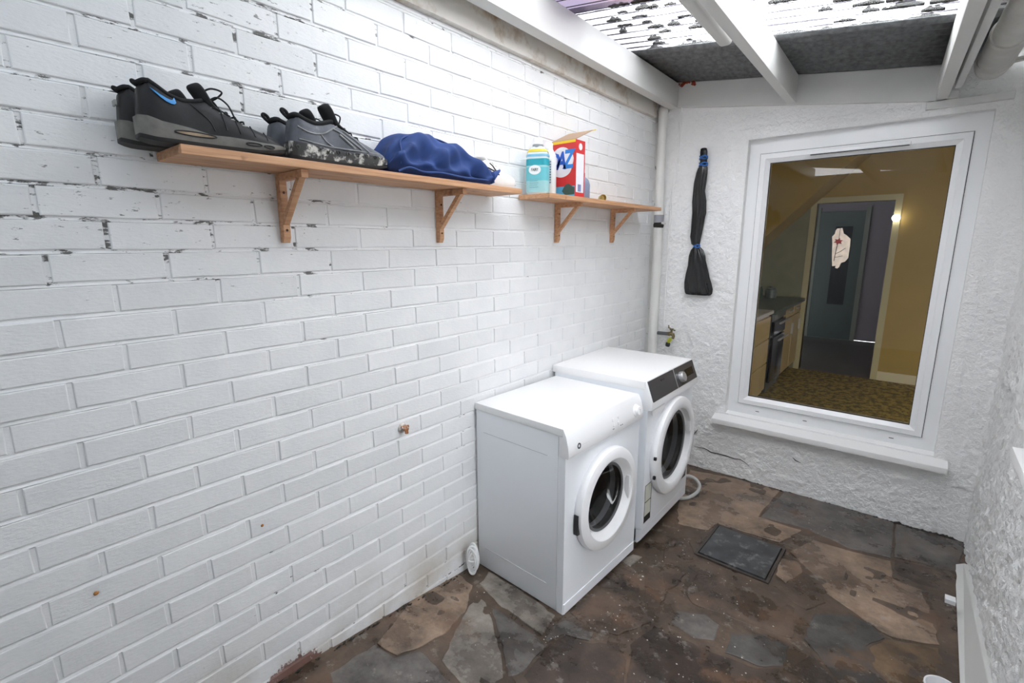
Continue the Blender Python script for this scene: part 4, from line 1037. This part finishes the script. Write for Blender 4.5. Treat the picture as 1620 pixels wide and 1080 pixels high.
M_LEATHER = mat('black_leather', (.012, .012, .013, 1), .5, spec=.3, var=.3, vscale=25, bump=.2, bscale=150)
M_MID = mat('grey_midsole', (.155, .15, .135, 1), .55, var=.25, vscale=30)
M_OUT = mat('black_outsole', (.015, .015, .015, 1), .7)
M_LIN = mat('black_lining', (.010, .010, .011, 1), .9)
M_LACE = mat('black_lace', (.012, .012, .012, 1), .8)
M_TAB = mat('grey_lace_tab', (.32, .32, .30, 1), .5)
M_SWOOSH = mat('bright_blue_mark', (.035, .26, .62, 1), .35)
M_AIR = mat('amber_air_window', (.28, .20, .12, 1), .25, var=.3, vscale=40)
HT_A = [(0, .112), (.03, .126), (.08, .128), (.13, .118), (.19, .104), (.27, .097), (.35, .101), (.40, .106), (.46, .101), (.54, .089), (.64, .074), (.74, .062), (.84, .053), (.93, .043), (1, .026)]
HI_A = [(0, .112), (.03, .125), (.05, .075), (.12, .045), (.3, .045), (.40, .07), (.44, .11), (1, .11)]
ST_A = [(0, .050), (.06, .051), (.12, .044), (.3, .038), (.42, .030), (.55, .031), (.7, .029), (.85, .026), (1, .022)]
bowA = [[(-.004, .148, .108), (-.012, .145, .130), (.004, .160, .142), (.016, .180, .136), (.006, .170, .122), (.0, .152, .110)],
        [(.002, .150, .110), (.014, .168, .122), (.022, .188, .108), (.024, .200, .082), (.026, .208, .072)],
        [(.0, .15, .109), (-.014, .168, .118), (-.022, .186, .1), (-.026, .20, .08)]]
def black_trainer(loc, rz, label, detail):
    t, sx, sec = make_shoe('trainer', label, loc, rz, .332, .88, HT_A, HI_A, ST_A, (M_LEATHER, M_MID, M_OUT, M_LIN), 'black trainers on the shelf',
        dict(tongue=(.130, .152, .029), laces=(.44, .66, 5), lace_mat=M_LACE, bow=bowA if detail else bowA[2:], tabs=4, tab_mat=M_TAB, tongue_root=.60))
    L = .332
    if detail:
        # heel mark: thin tail up at the heel, hooked thick end low towards the toe
        topc = [(.028, .112), (.036, .107), (.046, .1005), (.056, .0955), (.064, .093), (.069, .094), (.073, .1005)]
        botc = [(.028, .1115), (.036, .103), (.046, .094), (.056, .0875), (.064, .0845), (.071, .0845), (.075, .0885)]
        vs = []; fs = []
        for (a, b), (c, e) in zip(topc, botc):
            for (yy, zz) in ((a, b), (c, e)): vs.append(Vector((sx(yy, zz) + .0022, yy, zz)))
        for i in range(len(topc) - 1): fs.append((2*i, 2*i+1, 2*i+3, 2*i+2))
        o = MB().add(vs, fs).build('blue_mark', M_SWOOSH, t, fix=False); md = o.modifiers.new('thickness', 'SOLIDIFY'); md.thickness = .0012; md.offset = 0
        # air windows in the midsole
        for y0, y1, z0, z1, m in ((.062, .150, .0205, .030, M_AIR), (.214, .252, .0165, .0235, M_MID), (.258, .286, .0165, .0225, M_MID)):
            vs = []; K = 10
            pts = [(y0 + (y1 - y0) * (.5 - .5 * math.cos(math.pi * k / K)), z0 + (z1 - z0) * (.5 - .5 * math.sin(math.pi * k / K))) for k in range(K + 1)] + [(y0 + (y1 - y0) * (.5 - .5 * math.cos(math.pi * k / K)), z0 + (z1 - z0) * (.5 + .5 * math.sin(math.pi * k / K))) for k in range(K - 1, 0, -1)]
            P = [Vector((lerp_tab(WTAB, a / L) * .88 * 1.065 + .0012, a, b)) for a, b in pts]
            MB().tube(P + [P[0]], .0016, 6, caps=False).build('sole_window_rim', M_OUT, t, smooth=50)
            if m is M_AIR: MB().add(P, [tuple(range(len(P)))]).build('sole_window', m, t)
        # stitched panel edges on the side
        for P in ([(.10, .098), (.12, .08), (.14, .062), (.15, .04)], [(.17, .094), (.172, .07), (.176, .045)], [(.20, .08), (.202, .06), (.206, .042)], [(.235, .066), (.237, .052), (.24, .04)], [(.268, .056), (.27, .045), (.272, .036)]):
            MB().tube(spline([(sx(a, b) + .0005, a, b) for a, b in P], 4), .0016, 6).build('panel_edge', M_LEATHER, t, smooth=60)
    else:
        MB().box((-.012, -.001, .085), (.012, .004, .098)).build('heel_tab', M_TAB, t, bevel=.002)
    MB().tube(spline([(0, .012, .116), (0, .003, .122), (0, .004, .127), (0, .014, .124)], 4), .003, 8).build('heel_loop', M_LIN, t, smooth=60)
    return t
black_trainer((.138, .352, SZ + .001), .0, 'black leather trainer with a blue heel mark, in front on the shelf', True)
black_trainer((.0475, .338, SZ + .001), .0, 'black trainer half hidden behind the blue-marked one', False)

M_GREYUP = mat('grey_mesh_upper', (.085, .092, .11, 1), .6, var=.35, vscale=18, bump=.3, bscale=300, dirt=(.26, .26, .27, 1), dscale=16, dth=(.58, .72))
M_PAINTSOLE = mat('paint_splashed_sole', (.035, .034, .033, 1), .6, dirt=(.55, .53, .49, 1), dscale=26, dth=(.50, .58))
M_OVERLAY = mat('pale_grey_overlay', (.20, .205, .21, 1), .5, var=.3, vscale=40)
HT_B = [(0, .105), (.03, .118), (.08, .118), (.14, .110), (.22, .103), (.30, .108), (.37, .116), (.43, .118), (.50, .108), (.58, .094), (.68, .078), (.78, .066), (.88, .056), (.95, .047), (1, .03)]
HI_B = [(0, .105), (.03, .117), (.05, .07), (.12, .05), (.3, .05), (.38, .075), (.43, .122), (1, .12)]
ST_B = [(0, .046), (.1, .046), (.3, .040), (.5, .036), (.65, .040), (.8, .038), (.92, .034), (1, .030)]
def grey_trainer(loc, rz, label, detail):
    t, sx, sec = make_shoe('trainer', label, loc, rz, .325, .88, HT_B, HI_B, ST_B, (M_GREYUP, M_PAINTSOLE, M_OUT, M_LIN), 'grey trainers on the shelf',
        dict(tongue=(.122, .172, .033), laces=(.46, .64, 4), lace_mat=M_LACE, bow=[[(-.01, .15, .12), (-.016, .145, .140), (.0, .150, .146), (.014, .160, .138), (.006, .16, .12)]], tongue_root=.58, collar=.007))
    for z0 in (0,):
        MB().tube(spline([(0, .012, .110), (0, .000, .118), (0, -.008, .127), (0, -.003, .131), (0, .006, .126), (0, .012, .114)], 4), .0045, 8).build('heel_loop', M_LIN, t, smooth=60)
    if detail:
        for P, r in (([(.02, .088), (.05, .076), (.09, .078), (.125, .098), (.145, .110)], .0028), ([(.085, .076), (.10, .058), (.12, .048)], .0026), ([(.125, .098), (.15, .09), (.185, .068), (.21, .05)], .0032), ([(.16, .098), (.19, .08), (.22, .058), (.235, .046)], .0026), ([(.145, .085), (.17, .066), (.19, .05)], .004), ([(.02, .055), (.06, .05), (.12, .046), (.2, .046), (.27, .046)], .0024)):
            MB().tube(spline([(sx(a, b) + .0006, a, b) for a, b in P], 5), r, 6).build('overlay', M_OVERLAY, t, smooth=60)
        for k in range(9):
            y = .015 + k * .030; x = lerp_tab(WTAB, y / .325) * .88 * 1.06
            MB().lathe([(.006, -.002), (.006, .0015), (.0035, .002), (.0035, -.002)], 12, Matrix.Translation((x, y, .034)) @ RY, caps=False).build('sole_lug', M_PAINTSOLE, t, smooth=40)
    return t
grey_trainer((.138, .692, SZ + .001), .0, 'paint-splashed grey mesh trainer with a chunky sole, in front on the shelf', True)
grey_trainer((.0475, .682, SZ + .001), .0, 'grey trainer behind the paint-splashed one, only its heel loop showing', False)

M_WHITESHOE = mat('white_canvas', (.70, .68, .65, 1), .6, var=.06, bump=.1, bscale=200)
M_WHITESOLE = mat('white_rubber', (.74, .73, .71, 1), .45)
HT_C = [(0, .085), (.04, .097), (.1, .094), (.2, .082), (.3, .08), (.38, .088), (.44, .092), (.52, .084), (.62, .070), (.72, .058), (.82, .051), (.92, .043), (1, .026)]
HI_C = [(0, .085), (.03, .094), (.05, .06), (.12, .04), (.3, .04), (.39, .06), (.44, .096), (1, .096)]
ST_C = [(0, .030), (.5, .028), (.85, .028), (1, .024)]
HT_C = [(a, b * 1.18) for a, b in HT_C]; HI_C = [(a, b * 1.18 if b > .08 else b) for a, b in HI_C]
t, sx, sec = make_shoe('canvas_shoe', 'white canvas shoe with dark trim at the end of the shelf behind the blue bag', (.050, 1.440, SZ + .001), -.20, .280, 1.0, HT_C, HI_C, ST_C, (M_WHITESHOE, M_WHITESOLE, M_WHITESOLE, M_WHITESHOE), None,
    dict(tongue=(.100, .134, .024), laces=(.47, .66, 4), lace_mat=M_WHITESHOE, bow=[], tongue_root=.60, collar=.004))
for P in ([(.03, .104), (.06, .094), (.09, .084), (.12, .076), (.15, .064), (.165, .052)], [(.128, .098), (.14, .088), (.15, .072), (.165, .052)]):
    MB().tube(spline([(sx(a, b) + .0008, a, b) for a, b in P], 5), .0028, 6).build('dark_trim', M_BLACK, t, smooth=60)

# ------------------------------------------------------------------ blue cloth bag
t = thing('cloth_bag', 'crumpled royal blue cloth bag slumped on the shelf between the shoes', 'bag', (.098, 1.022, SZ + .001))
M_BLUE = mat('royal_blue_cloth', (.013, .044, .175, 1), .75, var=.2, vscale=20, bump=.25, bscale=260)
prof = [(-.005, .012, .03, 0.02), (.0, .045, .05, .012), (.015, .085, .064, .006), (.04, .115, .074, 0), (.08, .134, .078, 0), (.13, .142, .08, .0), (.19, .146, .082, .0), (.25, .142, .08, 0), (.31, .130, .078, 0), (.36, .112, .074, 0), (.41, .092, .068, 0), (.455, .072, .058, 0), (.49, .062, .048, .004), (.512, .052, .034, .012), (.522, .040, .016, .02)]
rings = []; K = 44
prof = [tuple(np.interp(yy, [p[0] for p in prof], [p[i] for p in prof]) for i in range(4)) for yy in sorted(set([p[0] for p in prof] + list(np.linspace(.0, .51, 34))))]
for y, h, wd, z0 in prof:
    R = []
    for k in range(K):
        a = 2 * math.pi * k / K; c, s = math.cos(a), math.sin(a)
        x = wd * math.copysign(abs(c) ** .75, c); z = z0 + (h - z0) * (.5 + .5 * math.copysign(abs(s) ** .8, s))
        f = .016 * math.sin(21 * y + 3 * a + 1.2) * math.sin(9 * y + 1) + .011 * math.sin(38 * y - 4 * a) + .006 * math.sin(66 * y + 6 * a)
        if c > 0: f -= .020 * max(0., math.sin(13 * y - 2.0 * a + .4)) ** 4 * (1 - abs(s)) + .012 * max(0., math.sin(29 * y + 1.5 * a)) ** 5 * (1 - abs(s))
        f *= .15 if s < -.5 else (1 - .75 * max(0, s))
        q = 1 + f / max(.03, wd) * .9
        R.append(Vector((x * q * .98 * (1 if y < .34 else .62 + .38 * max(0, (.46 - y) / .12)) + .034 * min(max((y - .32) / .14, 0), 1), y + .006 * math.sin(5 * a), max(.0005, z * (q if s > -.3 else 1)))))
    rings.append(R)
subsurf(MB().loft(rings).build('bag_body', M_BLUE, t, smooth=80), 1)
MB().tube(spline([(.070, .03, .03), (.074, .032, .07), (.05, .05, .108), (.035, .11, .134), (.03, .19, .140), (.03, .27, .133), (.034, .36, .105), (.04, .44, .074)], 6), .0035, 8).build('piping', M_BLUE, t, smooth=60)
MB().tube(spline([(.072, .02, .006), (.082, .06, .02), (.080, .12, .012), (.086, .2, .016), (.084, .3, .012), (.078, .4, .014), (.06, .47, .018)], 6), .004, 8).build('hem', M_BLUE, t, smooth=60)
rr = []
for k in range(7):
    q = k / 6; rr.append([Vector((.055 + .02 * math.cos(a) * (1 - q * .5), .49 + .045 * q + .004 * math.sin(a), .03 + .03 * q + (.024 - .016 * q) * math.sin(a))) for a in np.linspace(0, 2 * math.pi, 10, endpoint=False)])
MB().loft(rr).build('drawn_corner', M_BLUE, t, smooth=70)

# ------------------------------------------------------------------ detergents
def text_mesh(body, size, m, extr=.0006, off=0.0, shear=0.0, sx=1.0):
    cu = bpy.data.curves.new('lettering', 'FONT'); cu.body = body; cu.size = size; cu.extrude = extr; cu.offset = off; cu.align_x = 'CENTER'; cu.align_y = 'CENTER'; cu.shear = shear; cu.resolution_u = 3
    o = bpy.data.objects.new('lettering_tmp', cu); col.objects.link(o); bpy.context.view_layer.update()
    me = bpy.data.meshes.new_from_object(o.evaluated_get(bpy.context.evaluated_depsgraph_get())); bpy.data.objects.remove(o)
    me.materials.clear(); me.materials.append(m); return me
FACE = Matrix(((1,0,0,0),(0,0,-1,0),(0,1,0,0),(0,0,0,1)))       # text plane facing local -y
def se_ring(a, b, z, n=40, e=.55, grow=0):
    return [Vector(((a + grow) * math.copysign(abs(math.cos(t_)) ** e, math.cos(t_)), (b + grow) * math.copysign(abs(math.sin(t_)) ** e, math.sin(t_)), z)) for t_ in np.linspace(0, 2 * math.pi, n, endpoint=False)]
t = thing('softener_bottle', 'turquoise and white laundry liquid bottle reading FAIRY at the end of the far shelf', 'bottle', (.078, 1.922, SZ + .001), .40)
A, B = .052, .034
MB().loft([se_ring(A * k, B * k2, z) for z, k, k2 in ((0, .93, .9), (.006, 1, 1), (.165, 1, 1), (.18, .98, .98), (.195, .86, .9), (.207, .66, .78), (.212, .52, .70))]).build('bottle_body', mat('pale_bottle_plastic', (.66, .74, .76, 1), .25, coat=.2), t, smooth=50)
lb = MB().loft([se_ring(A, B, z, grow=.0012) for z in (.008, .155)], caps=False).build('label_wrap', mat('pale_turquoise_label', (.33, .60, .62, 1), .35), t, smooth=50)
MB().loft([se_ring(A, B, z, grow=.0018) for z in (.128, .158)], caps=False).build('teal_band', mat('teal_label', (.02, .33, .40, 1), .35), lb, smooth=50)
MB().loft([se_ring(A, B, z, grow=.0018) for z in (.06, .12)], caps=False).build('mid_band', mat('light_teal_label', (.14, .50, .56, 1), .35), lb, smooth=50)
MB().loft([se_ring(A * k, B * k, z, grow=.0015) for z, k in ((.168, 1.0), (.178, .985))], caps=False).build('blue_band', mat('light_blue_label', (.20, .48, .66, 1), .35), lb, smooth=50)
MB().loft([se_ring(A * k, B * k2, z, grow=.0015) for z, k, k2 in ((.188, .93, .95), (.200, .78, .86))], caps=False).build('yellow_band', mat('yellow_label', (.75, .60, .04, 1), .35), lb, smooth=50)
MB().lathe([(.026, .208), (.026, .222), (.023, .224)], 28).build('neck_ring', mat('grey_ring', (.28, .30, .31, 1), .4), t, smooth=40)
MB().lathe([(.0225, .220), (.0225, .250), (.020, .253)], 28).build('cap', M_PLASTIC, t, smooth=40)
dk = MB().prism([(.029 * math.cos(a), .021 * math.sin(a)) for a in np.linspace(0, 2 * math.pi, 28, endpoint=False)], 0, .0015, Matrix.Translation((-.006, -B - .0018, .108)) @ FACE).build('logo_disc', mat('white_print', (.8, .82, .82, 1), .4), lb)
o = link('lettering', text_mesh('FAIRY', .0150, M_BLACK, .0004, .0002), dk); o.matrix_local = Matrix.Translation((-.006, -B - .0038, .108)) @ FACE @ Matrix.Diagonal((.85, 1.25, 1, 1))
mb = MB()
for i in range(5): mb.box((-.03, -B - .0022, .03 + i * .009), (.012 - .004 * (i % 2), -B - .001, .033 + i * .009))
mb.build('small_print', mat('grey_teal_print', (.20, .42, .45, 1), .5), lb)['kind'] = 'stuff'

t = thing('white_bottle', 'plain white detergent bottle with dark side print between the turquoise bottle and red box', 'bottle', (.060, 2.035, SZ + .001), .35)
MB().loft([se_ring(.036 * k, .030 * k, z, e=.7) for z, k in ((0, .93), (.005, 1), (.175, 1), (.195, .92), (.215, .6), (.222, .5))]).build('bottle_body', mat('milky_plastic', (.74, .76, .76, 1), .3), t, smooth=50)
MB().lathe([(.019, .218), (.019, .245), (.016, .25)], 24).build('cap', M_PLASTIC, t, smooth=40)
mb = MB()
for i in range(9): mb.box((.012, -.0315, .06 + i * .012), (.020, -.0295, .066 + i * .012))
mb.build('side_print', mat('blue_grey_print', (.18, .22, .32, 1), .5), t)['kind'] = 'stuff'

t = thing('detergent_box', 'open red washing powder carton with blue DAZ lettering on the far shelf', 'box', (.014, 2.118, SZ + .001), 0.0)
BW, BD, BHt = .147, .085, .268
M_RED = mat('red_carton', (.62, .035, .035, 1), .35); M_CARD = mat('brown_card', (.42, .29, .20, 1), .8)
M_WPRINT = mat('white_carton_print', (.80, .80, .84, 1), .4); M_CYAN = mat('cyan_carton_print', (.10, .42, .66, 1), .4); M_NAVY = mat('royal_blue_print', (.02, .10, .50, 1), .4); M_YELP = mat('yellow_carton_print', (.80, .55, .02, 1), .4)
mb = MB(); mb.box((0, 0, 0), (BW, .0025, BHt)); mb.box((0, BD - .0025, 0), (BW, BD, BHt)); mb.box((0, .0025, 0), (.0025, BD - .0025, BHt)); mb.box((BW - .0025, .0025, 0), (BW, BD - .0025, BHt)); mb.box((0, 0, 0), (BW, BD, .003)); bx = mb.build('carton', M_RED, t)
# front print
ell = lambda cx, cz, a, b, n=32: [(cx + a * math.cos(q) * (1 + .05 * math.sin(5 * q)), cz + b * math.sin(q)) for q in np.linspace(0, 2 * math.pi, n, endpoint=False)]
MB().prism([(min(max(x, .003), BW - .003), z) for x, z in ell(.064, .168, .070, .072)], 0, .0008, FACE).build('white_splash', M_WPRINT, t)
MB().box((.002, -.0008, .004), (BW - .002, .0002, .052)).build('blue_panel', M_CYAN, t)
MB().prism([(.07, .03), (.09, .06), (.11, .064), (.13, .05), (BW - .003, .045), (BW - .003, .012), (.09, .010)], .0008, .0016, FACE).build('scene_print', mat('dark_green_print', (.05, .10, .08, 1), .5), t)
MB().box((.002, -.0009, BHt - .012), (BW - .002, .0002, BHt)).build('yellow_strip', M_YELP, t)
for i, (ch, x) in enumerate((('D', .022), ('A', .062), ('Z', .103))):
    o = link('letter', text_mesh(ch, .112 if ch != 'Z' else .118, M_NAVY if ch != 'Z' else mat('mid_blue_print', (.03, .22, .66, 1), .4), .0006, .004, .18), t); o.matrix_local = Matrix.Translation((x, -.0016, .168 + .004 * i)) @ FACE @ Matrix.Diagonal((.72, 1.0, 1, 1))
# side print
MB().box((BW - .0002, .006, .022), (BW + .0007, BD - .010, .205)).build('side_panel', M_WPRINT, t)
MB().box((BW + .0006, .022, .026), (BW + .0012, .052, .060)).build('barcode', mat('blue_grey_barcode', (.20, .24, .42, 1), .5), t)
MB().lathe([(.016, 0), (.016, .0008)], 20, Matrix.Translation((BW, .042, .238)) @ RY).build('side_emblem', M_WPRINT, t)
# lid folded up and back
fl = MB().add([Vector(p) for p in ((0, .002, BHt), (BW, .002, BHt), (BW, .150, BHt + .062), (0, .150, BHt + .062), (0, .002, BHt + .003), (BW, .002, BHt + .003), (BW, .150, BHt + .065), (0, .150, BHt + .065))], [(0,3,2,1),(4,5,6,7),(0,1,5,4),(1,2,6,5),(2,3,7,6),(3,0,4,7)]).build('lid_flap', M_CARD, t)
MB().add([Vector(p) for p in ((.0, .151, BHt + .061), (BW, .151, BHt + .061), (BW, .185, BHt + .070), (.0, .185, BHt + .070), (.0, .151, BHt + .066), (BW, .151, BHt + .066), (BW, .185, BHt + .074), (.0, .185, BHt + .074))], [(0,3,2,1),(4,5,6,7),(0,1,5,4),(1,2,6,5),(2,3,7,6),(3,0,4,7)]).build('tuck_flap', M_YELP, fl)

t = thing('blue_bottle', 'grey-blue rounded bottle mostly hidden behind the red carton', 'bottle', (.085, 2.300, SZ + .001))
MB().lathe([(.04, 0), (.044, .008), (.044, .075), (.036, .10), (.018, .115)], 28).build('bottle_body', mat('grey_blue_plastic', (.20, .24, .34, 1), .35), t, smooth=50)
MB().lathe([(.016, .113), (.016, .135), (.013, .138)], 20).build('cap', mat('dark_blue_cap', (.06, .08, .15, 1), .4), t, smooth=40)
t = thing('scoop', 'small gold foil and cream scoop lying beside the red carton', 'scoop', (.09, 2.50, SZ + .001), .9)
MB().lathe([(.014, 0), (.018, .004), (.020, .03), (.018, .03), (.015, .008), (.005, .006)], 20, Matrix.Translation((0, 0, .02)) @ Matrix.Rotation(math.pi / 2, 4, 'X')).build('cup', mat('gold_foil', (.50, .38, .12, 1), .35, .4), t, smooth=40)
MB().bar((0, 0, .012), (0, .10, .008), .018, .005).build('handle', mat('cream_plastic', (.68, .62, .50, 1), .4), t, bevel=.0015)

# ------------------------------------------------------------------ right-hand side
t = thing('wall_ledge', 'white painted ledge jutting from the right wall at the picture edge', 'ledge', (RIGHT, 1.54, .80))
MB().box((-.068, 0, 0), (-.021, .70, .037)).build('ledge_board', M_SILL, t, bevel=.006, smooth=30)
for y_ in (.10, .56): MB().add([Vector((x, y, z)) for y in (y_, y_ + .03) for x, z in ((-.021, 0), (-.055, 0), (-.021, -.06))], [(0, 1, 2), (5, 4, 3), (0, 3, 4, 1), (1, 4, 5, 2), (2, 5, 3, 0)]).build('support', M_SILL, t)
t = thing('leaning_board', 'white painted board leaning against the foot of the right wall', 'board', (0, 0, 0))
P = [(1.872, 3.12, fz(3.1) + .02), (1.872, 1.52, .10), (1.80, 1.52, fz(1.52)), (1.84, 3.12, fz(3.1))]
mb = MB(); mb.add([Vector(p) for p in P] + [Vector((p[0] + .018, p[1], p[2])) for p in P], [(0,1,2,3),(7,6,5,4),(0,4,5,1),(1,5,6,2),(2,6,7,3),(3,7,4,0)]); mb.build('board', M_WOODW, t, bevel=.004)
MB().box((1.78, 2.62, -.03), (1.815, 2.66, -.012)).build('peg', M_UPVC, t)
t = thing('bucket', 'white plastic bucket standing by the right wall at the bottom edge', 'bucket', (1.752, 1.985, fz(1.985)))
MB().lathe([(.036, 0), (.039, .005), (.046, .095), (.050, .098), (.050, .104), (.045, .105), (.043, .095), (.036, .009), (.01, .008)], 40, caps=False).build('bucket_body', M_PLASTIC, t, smooth=40)
MB().tube(spline([(.048, 0, .095), (.044, .026, .08), (.026, .046, .07), (0, .054, .068), (-.026, .046, .07), (-.044, .026, .08), (-.048, 0, .095)], 5), .003, 8).build('handle', M_SILVER, t, smooth=50)
